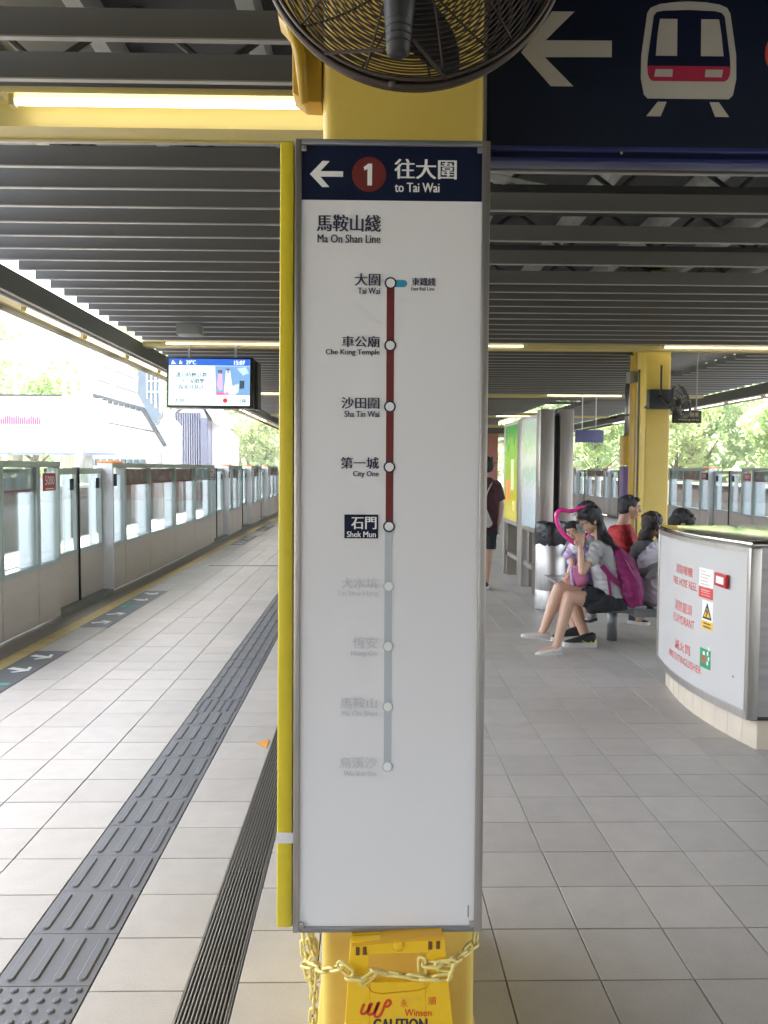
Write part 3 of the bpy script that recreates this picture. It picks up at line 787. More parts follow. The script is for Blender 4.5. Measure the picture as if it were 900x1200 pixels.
TL = [(-17, 86, 1.2, 'nearest tree on the left wooded hill'), (-12.5, 92, 1.2, 'tree right of the gabled tower'), (-21, 52, 1.5, 'tree behind the white footbridge'), (-27, 56, 1.7, 'tree at the far left behind the footbridge')]
for i, (x, y, s_, lb) in enumerate(TL): tree(x, y, -1.5, s_, i % 3, 'green leafy ' + lb)
def forest(cx, cy, rx_, ry, h, seed, n, lab):
    rr_ = random.Random(seed); mb = MB()
    for i in range(n):
        u = rr_.uniform(-.95, .95); v = rr_.uniform(-1, .35); d_ = u * u + v * v
        if d_ > .95: continue
        z = h * (1 - d_) ** 1.3 * (1 + .12 * math.sin(5 * u + seed) + .10 * math.sin(9 * v + 3 * u + seed)) - 1.5
        c = Vector((cx + rx_ * u, cy + ry * v, z + 1.2)); r0 = rr_.uniform(1.2, 2.3)
        for j in range(26):
            w_ = Vector((rr_.gauss(0, 1), rr_.gauss(0, 1), abs(rr_.gauss(0, 1)))).normalized()
            p = c + w_ * r0 * rr_.uniform(.8, 1.05); s_ = rr_.uniform(.3, .6)
            a = Vector((rr_.gauss(0, 1), rr_.gauss(0, 1), rr_.gauss(0, 1))).normalized(); b = a.orthogonal().normalized()
            mb.add([p - a * s_, p - b * s_ * .6, p + a * s_, p + b * s_ * .6], [(0, 1, 2, 3)])
    o = bpy.data.objects.new('forest', mb.mesh('forest', recalc=False)); COL.objects.link(o); o.data.materials.append(LEAF); o['kind'] = 'stuff'; o['label'] = lab
forest(-26, 135, 46, 50, 27, 1, 1300, 'dense green woodland covering the left hill')
forest(80, 105, 78, 60, 30, 2, 2600, 'dense pale green woodland covering the right hill')

# ------------------------------------------------------------------ far end of the platform
E_ = empty('station_end_building', (1.2, 41, 0), 'red brown tiled wall block at the far end of the platform', 'building')
REDWALL = mat('red_brown_tile', (.34, .13, .09), .5, 0, .1, 3)
MB().box(-3.1, 6.5, 41, 43, -.03, 5.2).build('wall', REDWALL, E_)
for z in (.95, 1.9): MB().box(-3.1, 6.5, 40.97, 41, z, z + .04).build('wall_joint', GROOVE, E_)
MB().box(1.2, 2.05, 40.9, 40.99, .9, 2.0).build('window', APGF, E_)
MB().box(-3.3, 7.0, 36.5, 36.8, 3.2, 3.45).build('lintel', mat('lintel_dark', (.07, .065, .06), .6), E_)
ex = empty('exit_sign', (1.3, 40, 2.1), 'green exit sign hung before the red brown end wall', 'sign')
MB().box(.9, 3.5, 40, 40.08, 2.0, 2.38).build('panel', mat('exit_green', (.03, .30, .14), .4, emit=(.05, .5, .25), estr=.05), ex)
lettering('出口 Exit', (1.5, 2.9, 2.06, 2.32), lambda a, b: (a, 39.985, b), WHITEP, ex)
MB().tube([(1.2, 40.04, 2.38), (1.2, 40.04, 3.6)], .02, 6).build('hanger', DSTEEL, ex); MB().tube([(3.2, 40.04, 2.38), (3.2, 40.04, 3.6)], .02, 6).build('hanger', DSTEEL, ex)

# ================================================================== COLUMNS
def column(x0, x1, y0, y1, label, z0=0):
    c = empty('column', ((x0 + x1) / 2, (y0 + y1) / 2, 0), label, 'column', 'yellow steel columns')
    MB().box(x0, x1, y0, y1, z0, 4.9).build('shaft', YCOL, c, bevel=.035, seg_=5)
    MB().box(x0 - .02, x1 + .02, y0 - .02, y1 + .02, 0, .08).build('skirting', YCOL, c, bevel=.01)
    return c
col1 = column(-.115, .281, 2.05, 2.80, 'yellow painted column behind the line map sign')
col2 = column(4.60, 5.02, 13.6, 14.05, 'second yellow column standing behind the bench')
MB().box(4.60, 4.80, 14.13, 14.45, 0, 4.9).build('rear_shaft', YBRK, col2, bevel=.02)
MB().box(4.615, 4.75, 14.03, 14.15, 0, 4.9).build('groove_web', mat('web_olive', (.35, .29, .10), .5), col2)
MB().tube([(4.585, 13.9, 0), (4.585, 13.9, 3.3)], .02, 8).build('cable_pipe', mat('pipe_grey', (.3, .3, .28), .5), col2, smooth=True)
MB().box(4.46, 4.6, 14.0, 14.2, 3.1, 3.28).build('junction_box', DSTEEL, col2)
MB().box(4.58, 5.02, 13.57, 13.6, 2.62, 2.66).build('strap', DSTEEL, col2)

# yellow folded bracket at the top left of the near column
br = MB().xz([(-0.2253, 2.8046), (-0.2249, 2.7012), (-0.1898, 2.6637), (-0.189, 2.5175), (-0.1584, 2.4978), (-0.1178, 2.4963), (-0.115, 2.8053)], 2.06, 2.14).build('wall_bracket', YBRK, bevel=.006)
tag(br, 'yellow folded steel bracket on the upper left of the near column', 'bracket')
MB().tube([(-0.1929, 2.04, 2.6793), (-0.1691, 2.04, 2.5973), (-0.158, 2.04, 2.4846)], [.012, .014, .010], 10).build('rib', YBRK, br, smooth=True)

# ================================================================== LINE MAP SIGN
SY = 1.893
sg = empty('line_map_sign', (.055, 1.93, .5), 'tall white route map board with navy header on the near column', 'sign')
MB().box(-.150, .257, 1.905, 1.965, .515, 2.33).build('backing', DSTEEL, sg)
(x0, x1, z0, z1) = (-.168, .2755, .498, 2.344)
MB().box(x0, x0 + .0145, 1.893, 1.975, z0, z1).build('frame_side', STEEL, sg, bevel=.003)
MB().box(x1 - .0185, x1, 1.893, 1.975, z0, z1).build('frame_side', STEEL, sg, bevel=.003)
MB().box(x0 + .0145, x1 - .0185, 1.894, 1.975, z0, z0 + .0135).build('frame_rail', DSTEEL, sg, bevel=.002)
MB().box(x0 + .0145, x1 - .0185, 1.894, 1.975, z1 - .0125, z1).build('frame_rail', DSTEEL, sg, bevel=.002)
MB().box(x0 + .0145, x1 - .0185, 1.899, 1.905, z0 + .0135, z1 - .0125).build('map_panel', PANELW, sg)
sf = lambda a, b: (a, 1.8978, b)
sf2 = lambda a, b: (a, 1.8972, b)
def flat(name, pts, m, y0=1.8984, y1=1.8994, par=None): return MB().xz(pts, y0, y1).build(name, m, par or sg)
(hx0, hx1, hz0, hz1) = (-0.1524, 0.2567, 2.2096, 2.3293)
flat('header', [(x0 + .015, hz0), (x1 - .019, hz0), (x1 - .019, z1 - .013), (x0 + .015, z1 - .013)], NAVY, 1.8982, 1.8992)
flat('arrow', [(-0.1347, 2.2667), (-0.1066, 2.2379), (-0.0906, 2.2384), (-0.111, 2.2612), (-0.0595, 2.2613), (-0.0594, 2.2734), (-0.1109, 2.2733), (-0.0901, 2.2956), (-0.1061, 2.2961)], WHITEP, 1.8975, 1.8983)
q = (-0.0008, 1.898, 2.2675)
flat('number_disc', disc((q[0], q[2]), .0388), REDB, 1.8975, 1.8983)
flat('numeral', [(-0.0129, 2.2832), (-0.0025, 2.2908), (0.0063, 2.2908), (0.006, 2.2427), (-0.0043, 2.2427), (-0.0041, 2.2796), (-0.0108, 2.2756)], WHITEP, 1.8966, 1.8974)
TXB = mat('dark_navy_text', (.018, .022, .05), .5, 0, 0)
for body, box, m_, bo in [
    ('往大圍', (0.0579, 0.1976, 2.2583, 2.3026), WHITEP, 0), ('to Tai Wai', (0.0583, 0.1593, 2.2288, 2.2497), WHITEP, .012),
    ('馬鞍山綫', (-0.1186, 0.0259, 2.139, 2.1768), TXB, 0), ('Ma On Shan Line', (-0.117, 0.0255, 2.1137, 2.1323), TXB, 0),
    ('大圍', (-0.0315, 0.0258, 2.0178, 2.0459), TXB, 0), ('Tai Wai', (-0.0247, 0.0253, 1.9993, 2.0133), TXB, 0),
    ('東鐵綫', (0.0984, 0.1525, 2.0185, 2.037), TXB, 0), ('East Rail Line', (0.0972, 0.1497, 2.0081, 2.0158), TXB, 0),
    ('車公廟', (-0.0606, 0.0248, 1.8783, 1.9039), TXB, 0), ('Che Kung Temple', (-0.098, 0.0253, 1.8578, 1.8737), TXB, 0),
    ('沙田圍', (-0.0617, 0.0247, 1.7379, 1.7643), TXB, 0), ('Sha Tin Wai', (-0.0548, 0.0249, 1.7189, 1.733), TXB, 0),
    ('第一城', (-0.0628, 0.0239, 1.6, 1.6267), TXB, 0), ('City One', (-0.0346, 0.0242, 1.5788, 1.5946), TXB, 0),
    ('石門', (-0.0381, 0.0192, 1.46, 1.4885), WHITEP, 0), ('Shek Mun', (-0.0486, 0.0181, 1.4413, 1.4548), WHITEP, .01),
    ('大水坑', (-0.0614, 0.0238, 1.3207, 1.3472), GREYT, -.012), ('Tai Shui Hang', (-0.0711, 0.0243, 1.3013, 1.3161), GREYT, 0),
    ('恆安', (-0.0342, 0.0233, 1.1799, 1.2067), GREYT, -.012), ('Heng On', (-0.0379, 0.0235, 1.1596, 1.1745), GREYT, 0),
    ('馬鞍山', (-0.0636, 0.0225, 1.0378, 1.0638), GREYT, -.012), ('Ma On Shan', (-0.0601, 0.0232, 1.0197, 1.0321), GREYT, 0),
    ('烏溪沙', (-0.0647, 0.0228, 0.8946, 0.9212), GREYT, -.012), ('Wu Kai Sha', (-0.0548, 0.0226, 0.8757, 0.8888), GREYT, 0)]:
    lettering(body, box, sf2, m_, sg, bold=.022 if m_ is TXB or m_ is WHITEP else .01)
(a, b, c, d) = (-0.0545, 0.0238, 1.4384, 1.494); flat('station_box', [(a, c), (b, c), (b, d), (a, d)], NAVY, 1.8976, 1.8984)
(a, b, c, d) = (0.041, 0.0585, 1.4662, 2.0243); flat('route_line', [(a, c), (b, c), (b, d), (a, d)], REDB, 1.8984, 1.8990)
(a, b, c, d) = (0.0394, 0.0568, 0.8991, 1.4662); flat('route_line', [(a, c), (b, c), (b, d), (a, d)], GREYL, 1.8984, 1.8990)
(a, b, c, d) = (0.0496, 0.0877, 2.0156, 2.0318); rr_ = (d - c) / 2
flat('branch_stub', [(a, c), (b - rr_, c)] + [(b - rr_ + rr_ * math.cos(t), (c + d) / 2 + rr_ * math.sin(t)) for t in [R(-60 + 30 * i) for i in range(5)]] + [(b - rr_, d), (a, d)], CYAN, 1.8984, 1.8990)
for i, (x, y, z) in enumerate([(0.0496, 1.898, 2.0243), (0.0497, 1.898, 1.883), (0.0496, 1.898, 1.7432), (0.0492, 1.898, 1.6042), (0.0489, 1.898, 1.4664), (0.0487, 1.898, 1.3266), (0.0484, 1.898, 1.1853), (0.0484, 1.898, 1.042), (0.0483, 1.898, 0.8987)]):
    dt = flat('station_dot', disc((x, z), .0138 if i < 5 else .0125), TXB if i < 5 else GREYL, 1.8972, 1.8982)
    MB().xz(disc((x, z), .0100), 1.8962, 1.8971).build('dot_centre', WHITEP, dt)
(a, b, c, d) = (0.2419, 0.2439, 0.5317, 0.561); flat('print_mark', [(a, c), (b, c), (b, d), (a, d)], TXB)
for xx in ((x0 + .0145), (x1 - .030)):
    for zz in (z0 + .012, z1 - .028): MB().box(xx, xx + .012, 1.8915, 1.8985, zz, zz + .014).build('corner_clip', STEEL, sg, bevel=.002)
for zz in (.8, 1.5, 2.1): MB().box(-.08, .24, 1.965, 2.05, zz, zz + .05).build('mounting_rail', DSTEEL, sg)

# bright yellow vertical bar beside the sign
yb = empty('yellow_bar', (-.187, 1.94, .5), 'bright yellow vertical bar along the left side of the line map', 'edge bar')
MB().box(-.2035, -.172, 1.915, 1.985, .498, 2.345).build('bar', YBAR, yb, bevel=.006)
(a, b, c, d) = (-0.2223, -0.1838, 0.7065, 0.7325); MB().box(-.2042, -.1712, 1.9142, 1.9862, c, d).build('white_band', WHITEP, yb)
for zz in (.7, 1.4, 2.1): MB().box(-.18, -.10, 1.985, 2.07, zz, zz + .03).build('fixing', YBAR, yb)

def widen(o, f):
    off = origin(o)
    for v in o.data.vertices:
        z = v.co.z + off.z; v.co.x += f(v.co.x + off.x, (2.344 - z) / 1.846)
for o in list(sg.children):
    if o.name.split('.')[0] in ('frame_side', 'frame_rail', 'map_panel', 'backing', 'corner_clip'): widen(o, lambda x, t: (x - .2755) / .4435 * .0070 * t)
for o in list(yb.children): widen(o, lambda x, t: (-.0055 + (x + .172) / .0315 * .0070) * t)

# ================================================================== OVERHEAD DIRECTION SIGN
os_ = empty('overhead_sign', (1.2, 2.33, 2.47), 'large navy overhead sign with white arrow and train pictogram', 'sign')
BX0, BX1 = .326, 2.3
(a, b, c, d) = (0.3252, 1.1155, 2.4485, 2.4901)
BZ = c; BT = 3.25
MB().box(BX0, BX1, 2.305, 2.35, BZ + .045, BT).build('panel', mat('overhead_navy', (.005, .010, .026), .5, 0, .05, 3, spec=.2), os_, bevel=.004)
MB().box(BX0 - .004, BX1, 2.30, 2.355, BZ + .030, BZ + .045).build('trim', mat('blue_trim_highlight', (.035, .045, .16), .3, .2), os_, bevel=.003)  # paler blue strips: highlights of the rounded lower edge put into colour
MB().box(BX0, BX1, 2.308, 2.35, BZ + .014, BZ + .030).build('trim', mat('blue_trim_dark', (.004, .006, .045), .3, .2), os_)
MB().box(BX0 - .004, BX1, 2.30, 2.355, BZ, BZ + .014).build('trim', mat('blue_trim_highlight', (.1, .12, .42)), os_, bevel=.003)
MB().box(BX0 - .012, BX0 - .0045, 2.298, 2.355, BZ + .02, BT).build('end_strip', DSTEEL, os_)
OW = mat('overhead_print_cream', (.46, .43, .37), .45, 0, .03)
def of(name, pts, m, dep=0, par=None): return MB().xz(pts, 2.3040 - dep, 2.3048 - dep).build(name, m, par or os_)
of('arrow', [(0.4154, 2.7436), (0.4985, 2.6542), (0.5609, 2.6545), (0.4803, 2.7318), (0.6655, 2.7344), (0.665, 2.7784), (0.4818, 2.7766), (0.5604, 2.8543), (0.4983, 2.8539)], OW)
tp = of('train_pictogram', [(0.7676, 2.625), (0.7567, 2.6354), (0.7473, 2.6786), (0.7475, 2.7392), (0.7614, 2.8537), (0.7701, 2.8675), (0.7949, 2.878), (0.8412, 2.8843), (0.8768, 2.8862), (0.9215, 2.8847), (0.9617, 2.879), (0.9824, 2.8705), (0.9916, 2.8551), (1.0106, 2.7447), (1.0126, 2.6798), (1.0044, 2.6363), (0.9937, 2.6258)], OW)
of('pictogram_glass', [(0.7648, 2.7125), (0.7663, 2.7392), (0.7793, 2.8452), (0.7863, 2.8556), (0.8058, 2.86), (0.8771, 2.863), (0.9486, 2.8608), (0.9666, 2.8566), (0.9757, 2.8464), (0.9927, 2.7403), (0.9949, 2.7135)], NAVY, .001, tp)
of('pictogram_stripe', [(0.7648, 2.7125), (0.7668, 2.69), (0.7715, 2.6779), (0.7796, 2.6719), (0.9804, 2.6727), (0.9893, 2.6788), (0.9944, 2.691), (0.9949, 2.7135)], mat('print_crimson', (.38, .02, .06), .4), .001, tp)
for n_, p in (('pictogram_window', [(0.7963, 2.8376), (0.8445, 2.8379), (0.8458, 2.7396), (0.7868, 2.7393), (0.7906, 2.7954)]), ('pictogram_window', [(0.9106, 2.8383), (0.9597, 2.8385), (0.9676, 2.7964), (0.9748, 2.7402), (0.912, 2.7399)]),
              ('pictogram_lamp', [(0.7873, 2.703), (0.8347, 2.7033), (0.834, 2.6833), (0.7839, 2.6831)]), ('pictogram_lamp', [(0.926, 2.7037), (0.9745, 2.7039), (0.9712, 2.6839), (0.9246, 2.6837)])):
    of(n_, p, OW, .002, tp)
of('pictogram_rail', [(0.7955, 2.6164), (0.8206, 2.6165), (0.8049, 2.5773), (0.7646, 2.5772)], OW); of('pictogram_rail', [(0.94, 2.6169), (0.966, 2.617), (0.9955, 2.578), (0.9568, 2.5778)], OW)
q = (1.169, 2.304, 2.7511); of('number_disc', disc((q[0], q[2]), .078), mat('print_red', (.45, .05, .035), .4))
lettering('1', (q[0] - .02, q[0] + .02, q[2] - .05, q[2] + .05), lambda a, b: (a, 2.302, b), OW, os_)
for xx in (.6, 1.9): MB().box(xx, xx + .05, 2.31, 2.345, BT, 4.4).build('hanger', DSTEEL, os_)
q = (0.6964, 2.3, 2.475); MB().ball(q, .004, 8, 6).build('screw', STEEL, os_)

# ================================================================== BIG FAN
FC = Vector((0.0881, 1.72, 2.6795)); FRAD = .308
tilt = Matrix.Rotation(R(-4), 3, 'X')
def fp(r_, an, dpt): return FC + tilt @ Vector((r_ * math.cos(an), dpt, r_ * math.sin(an)))
fan = empty('wall_fan', FC, 'large black wire cage fan mounted on the near column above the sign', 'fan')
MB().tube([fp(FRAD, 2 * math.pi * i / 96, 0) for i in range(96)], .0085, 10, True).build('cage_rim', BLKMET, fan, smooth=True)
MB().tube([fp(FRAD - .004, 2 * math.pi * i / 96, -.020) for i in range(96)], .0045, 8, True).tube([fp(FRAD - .003, 2 * math.pi * i / 96, .020) for i in range(96)], .0045, 8, True).build('cage_rim', BLKMET, fan, smooth=True)
def dome(r_): return .085 * (1 - (r_ / FRAD) ** 2.2)
w_ = MB()
NR = 31
for i in range(NR):
    r_ = .05 + (FRAD - .058) * i / (NR - 1)
    for sd_ in (-1, 1):
        w_.tube([fp(r_, 2 * math.pi * k / 72, sd_ * (dome(r_) + .012)) for k in range(72)], .0018, 5, True)
w_.build('cage_wires', BLKMET, fan, kind='stuff', smooth=True)
for sd_ in (-1, 1):
    for k in range(12):
        an = 2 * math.pi * k / 12 + (.12 if sd_ > 0 else .2)
        MB().tube([fp(r_, an + (.10 * (1 - r_ / FRAD) if sd_ > 0 else 0), sd_ * (dome(r_) + .014)) for r_ in [.04 + (FRAD - .045) * j / 8 for j in range(9)]], .0026 if sd_ > 0 else .0022, 6).build('cage_rib', BLKMET, fan, smooth=True)
for k in range(3):
    bl = MB(); g0 = 2 * math.pi * k / 3 + .5; vs = []
    for i in range(9):
        r_ = .05 + .235 * i / 8
        wd = .16 + .32 * math.sin(math.pi * min(1, i / 8 * .9 + .1)) ; 
        for j in range(6):
            t = j / 5 - .5
            vs.append(fp(r_, g0 + t * wd * 1.5 + .25 * i / 8, .035 * t * 2 + .005))
    fs = [(i * 6 + j, i * 6 + j + 1, (i + 1) * 6 + j + 1, (i + 1) * 6 + j) for i in range(8) for j in range(5)]
    n_ = len(vs); vs += [Vector(v) + Vector((0, .002, 0)) for v in vs]; fs += [tuple(a + n_ for a in f[::-1]) for f in fs]
    bl.add(vs, fs).build('fan_blade', mat('blade_dark', (.08, .08, .085), .35, .5), fan, smooth=True)
MB().lathe([(.05, -.03), (.055, -.02), (.055, .03), (.04, .04)], FC, 24, 'Y').build('hub', MOTOR, fan, smooth=True)
mt = MB(); m0, m1 = Vector((0.0577, 1.6, 2.5962)), Vector((0.0536, 1.6, 2.3894))
mt.tube([m0, m0.lerp(m1, .5), m1, m1 + Vector((0, 0, -.006))], [.036, .031, .022, .014], 20)
mo = mt.build('motor', MOTOR, fan, smooth=True)
for k in range(11):
    t = .28 + .065 * k; p = m0.lerp(m1, t); MB().tube([p, p + Vector((0, 0, .004))], [.0365 - .013 * t] * 2, 20).build('cooling_fin', MOTOR, mo)
MB().tube([fp(.31, R(-125), -.02), Vector((0.028, 1.62, 2.4055))], .004, 6).build('motor_stay', BLKMET, fan); MB().tube([fp(.31, R(-78), -.02), Vector((0.0823, 1.62, 2.4265))], .004, 6).build('motor_stay', BLKMET, fan)
MB().tube([FC + Vector((0, .06, .02)), FC + Vector((-.02, .2, .1)), FC + Vector((-.02, .36, .1))], .025, 10).build('arm', YBRK, fan, smooth=True)
MB().tube([m0, m0 + Vector((.02, .06, .01)), FC], .02, 8).build('arm', MOTOR, fan)
MB().ball(fp(FRAD + .004, R(-98), -.012), .008, 8, 6).build('clamp', BLKMET, fan)

# ================================================================== HANGING SCREEN
tv = empty('display_screen', (-2.55, 13.4, 2.27), 'hanging passenger information screen showing blue header and station photo', 'screen')
SCREENB = mat('screen_black', (.01, .01, .012), .3)
def em(name, c, s_=1.0):
    s_ *= .38
    return mat(name, (.02, .02, .02), .3, 0, 0, emit=c, estr=s_)
(a, b, c, d) = (-3.2157, -1.8352, 2.5587, 3.3558)
MB().box(a, b, 13.20, 13.60, c, d).build('casing', SCREENB, tv, bevel=.01)
MB().box(b - .02, b + .05, 13.34, 13.74, c - .01, d - .04).build('rear_casing', SCREENB, tv)
ts_ = lambda a_, b_: (a_, 13.180, b_)
def scr(name, pts, m, y=13.19, par=None): return MB().xz(pts, y, y + .004).build(name, m, par or tv)
EB, EWh = em('screen_blue', (.02, .11, .52), .42), em('screen_white', (.80, .95, 1.0), .50)
scr('screen', [(-3.1715, 3.3337), (-1.8873, 3.3306), (-1.8973, 2.595), (-3.1853, 2.5995)], EWh, 13.196)
scr('header_bar', [(-3.1715, 3.3337), (-1.8873, 3.3306), (-1.8887, 3.2251), (-3.1734, 3.2284)], EB, 13.19)
ph = scr('photo', [(-2.4427, 3.2217), (-1.8888, 3.2203), (-1.8951, 2.7588), (-2.4308, 2.7606)], em('photo_blue', (.16, .32, .55), .42), 13.19)
for n_, p, c_ in [('photo_shape', [(-2.2656, 3.1589), (-2.2055, 3.1468), (-2.1728, 2.9185), (-2.1025, 2.774), (-2.3076, 2.7746), (-2.2881, 2.9429)], (.85, .85, .9)), ('photo_shape', [(-2.3865, 3.1233), (-2.3267, 3.0991), (-2.3185, 2.8468), (-2.3792, 2.823), (-2.4186, 2.9193)], (.55, .35, .5)),
                  ('photo_shape', [(-2.4278, 2.7991), (-2.2226, 2.8104), (-2.2232, 2.7695), (-2.4162, 2.7654)], (.65, .1, .2)), ('photo_shape', [(-2.0511, 2.9903), (-1.9788, 2.99), (-1.9805, 2.8698), (-2.053, 2.858)], (.03, .05, .08)),
                  ('photo_shape', [(-2.1486, 2.9184), (-2.0639, 2.9422), (-2.0732, 2.7979), (-2.1623, 2.8103)], (.5, .6, .8)), ('photo_shape', [(-2.0966, 3.1825), (-1.9516, 3.2061), (-1.9047, 3.1099), (-2.0017, 3.0742)], (.4, .55, .7)), ('photo_shape', [(-2.2652, 3.1829), (-2.2123, 3.178), (-2.2183, 3.0988), (-2.2567, 3.1061)], (.08, .08, .12)), ('photo_shape', [(-2.398, 3.1593), (-2.3258, 3.1591), (-2.3315, 3.0991), (-2.394, 3.1065)], (.1, .1, .14))]:
    scr(n_, p, em('photo_tone_%d' % int(sum(c_) * 100), c_, .45), 13.184, ph)
ECY = em('screen_text', (.03, .16, .22), .20)
for body, box, m_ in [('29°C', (-2.8963, -2.7449, 3.2434, 3.308), EWh), ('15:07', (-2.1359, -1.9652, 3.2414, 3.3061), EWh),
                      ('護自時輕計劃！', (-3.0593, -2.5452, 3.041, 3.1206), ECY), ('下一站歡樂', (-2.98, -2.6145, 2.9452, 3.0194), ECY), ('探索具基計！', (-3.0155, -2.5958, 2.8493, 2.9249), ECY),
                      ('大圍', (-3.0871, -2.9422, 2.6416, 2.7093), ECY), ('3 分鐘', (-2.1447, -1.9505, 2.6383, 2.7061), ECY)]:
    lettering(body, box, ts_, m_, tv, bold=.03)
q = (-2.2841, 13.19, 2.6749); scr('number_disc', disc((q[0], q[2]), .039, 20), em('screen_red', (.5, .02, .03), .4), 13.186)
scr('weather_icon', [(-3.1346, 3.2498), (-3.1244, 3.2809), (-3.1095, 3.3096), (-3.0907, 3.2856), (-3.0578, 3.2496)], EWh, 13.184); scr('weather_icon', [(-3.0097, 3.2495), (-3.0019, 3.2854), (-2.9893, 3.3141), (-2.9803, 3.2854), (-2.9611, 3.2805), (-2.9665, 3.2494)], em('icon_yellow', (.8, .7, .2), .6), 13.184)
for px in ((-2.9035, 13.44, 3.3885), (-2.1528, 13.44, 3.3867)): MB().box(px[0] - .018, px[0] + .018, 13.42, 13.46, px[2] - .02, 3.62).build('hanger', DSTEEL, tv)

# ================================================================== CAUTION SIGN AND CHAIN
cs = empty('caution_sign', (.06, 1.9, 0), 'yellow plastic caution board chained to the foot of the near column', 'caution sign')
YP = mat('caution_yellow_plastic', (.86, .52, .012), .38, 0, .04, 6, .05, 80, dirt=.12)
YPD = mat('caution_yellow_recess', (.70, .36, .01), .45, 0, .04)
CY = 1.86
def csf(pts): return pts
outer = [(-0.0493, 0.2981), (-0.0422, 0.4151), (-0.0367, 0.497), (-0.0342, 0.4995), (0.179, 0.51), (0.1833, 0.5061), (0.192, 0.411), (0.2051, 0.2932)]
# frame with a real hand opening
hole = [(0.0053, 0.4643), (0.1422, 0.4671), (0.1446, 0.4362), (0.1395, 0.3977), (0.0099, 0.3975), (0.005, 0.4143)]
def frame_with_hole(y0, y1):
    mb = MB()
    L = [(-0.0493, 0.2981), (-0.0422, 0.4151), (-0.0367, 0.497), (0.0053, 0.4643), (0.005, 0.4143), (0.0099, 0.3975), (0.0098, 0.3853), (0.0093, 0.2969)]
    Rr = [(0.1393, 0.2945), (0.1395, 0.3829), (0.1395, 0.3977), (0.1446, 0.4362), (0.1422, 0.4671), (0.1833, 0.5074), (0.192, 0.411), (0.2051, 0.2932)]
    T_ = [(-0.0367, 0.497), (0.1833, 0.5074), (0.1422, 0.4671), (0.0053, 0.4643)]
    B_ = [(0.0093, 0.2969), (0.0098, 0.3853), (0.0099, 0.3975), (0.1395, 0.3977), (0.1395, 0.3829), (0.1393, 0.2945)]
    for p in (L, Rr, T_, B_): mb.xz(p, y0, y1)
    return mb
fw = frame_with_hole(CY, CY + .022)
x0c, x1c = -.058, .224
fw.xz([(-0.0494, 1.86, 0.298)[::2], (0.2051, 1.86, 0.2932)[::2], (.235, .0), (-.085, .0)], CY, CY + .022)
fw.build('front_board', YP, cs, bevel=.0015, seg_=1)
MB().xz([(x0c + .02, .30), (x1c - .02, .30), (x1c + .03, 0), (x0c - .03, 0)], CY + .12, CY + .135).xz([(-0.0342, 0.4969), (0.179, 0.5074), (0.1789, 0.4818), (-0.0344, 0.4714)], CY + .03, CY + .045).build('rear_board', YP, cs)
MB().xz([(-0.0343, 0.4918), (0.0639, 0.5042), (0.179, 0.5087), (0.179, 0.503), (0.0639, 0.4966), (-0.0343, 0.488)], CY - .006, CY + .05).build('top_lip', YPD, cs)
q = (0.0743, 1.858, 0.4871); MB().lathe([(.014, 0), (.012, -.002), (.004, -.003)], q, 20, 'Y').build('boss', YP, cs, smooth=True)
for n_, p in enumerate([[(-0.0244, 0.4832), (-0.0157, 0.4831), (-0.0158, 0.4639), (-0.0245, 0.4641)], [(-0.0076, 0.4836), (0.001, 0.4841), (0.0009, 0.4649), (-0.0078, 0.4644)], [(0.1451, 0.4957), (0.1544, 0.4962), (0.1544, 0.477), (0.1451, 0.4765)], [(0.1637, 0.4967), (0.1724, 0.4972), (0.1724, 0.478), (0.1637, 0.4775)]]):
    MB().xz(p, CY - .0015, CY + .0005).build('slot', mat('slot_dark', (.14, .06, .01), .6), cs)
# raised outline of the pocket below the handle
mb = MB(); mb.tube([(a, CY - .001, b) for a, b in [(-0.0001, 0.4015), (0.0036, 0.3867), (0.0147, 0.3743), (0.0384, 0.37), (0.1194, 0.3775), (0.1418, 0.3836), (0.1481, 0.4002)]], .0017, 6); mb.build('pocket_rim', YPD, cs)
LR = mat('logo_red', (.66, .06, .015), .4, 0, 0)
cf = lambda a, b: (a, CY - .0008, b)
# interlocking stroke logo (three tilted strokes and a hooked one)
for pts in ([(-0.0041, 0.3463), (-0.013, 0.3259), (-0.008, 0.3206), (0.002, 0.3243), (0.0096, 0.3461)], [(0.0146, 0.3485), (0.0032, 0.323), (0.0094, 0.319), (0.0194, 0.324), (0.0283, 0.3496)], [(0.032, 0.3508), (0.0182, 0.3175), (0.0256, 0.3129), (0.0356, 0.3185), (0.047, 0.3531), (0.0557, 0.3555), (0.0588, 0.3477), (0.0519, 0.3388), (0.0444, 0.3396)]):
    ps = [(a, CY - .001, b) for a, b in pts]
    # smooth the stroke
    for _ in range(2):
        o_ = [ps[0]]
        for i in range(len(ps) - 1):
            p0, p1 = Vector(ps[i]), Vector(ps[i + 1]); o_ += [tuple(p0.lerp(p1, .25)), tuple(p0.lerp(p1, .75))]
        ps = o_ + [ps[-1]]
    mb = MB(); w_ = .0031; vs = []; 
    for i, p in enumerate(ps):
        a_, b_ = Vector(ps[max(0, i - 1)]), Vector(ps[min(len(ps) - 1, i + 1)]); t = (b_ - a_).normalized(); n_ = Vector((-t.z, 0, t.x)) * w_
        vs += [Vector(p) + n_, Vector(p) - n_]
    mb.add(vs, [(2 * i, 2 * i + 1, 2 * i + 3, 2 * i + 2) for i in range(len(ps) - 1)]).build('logo', LR, cs)
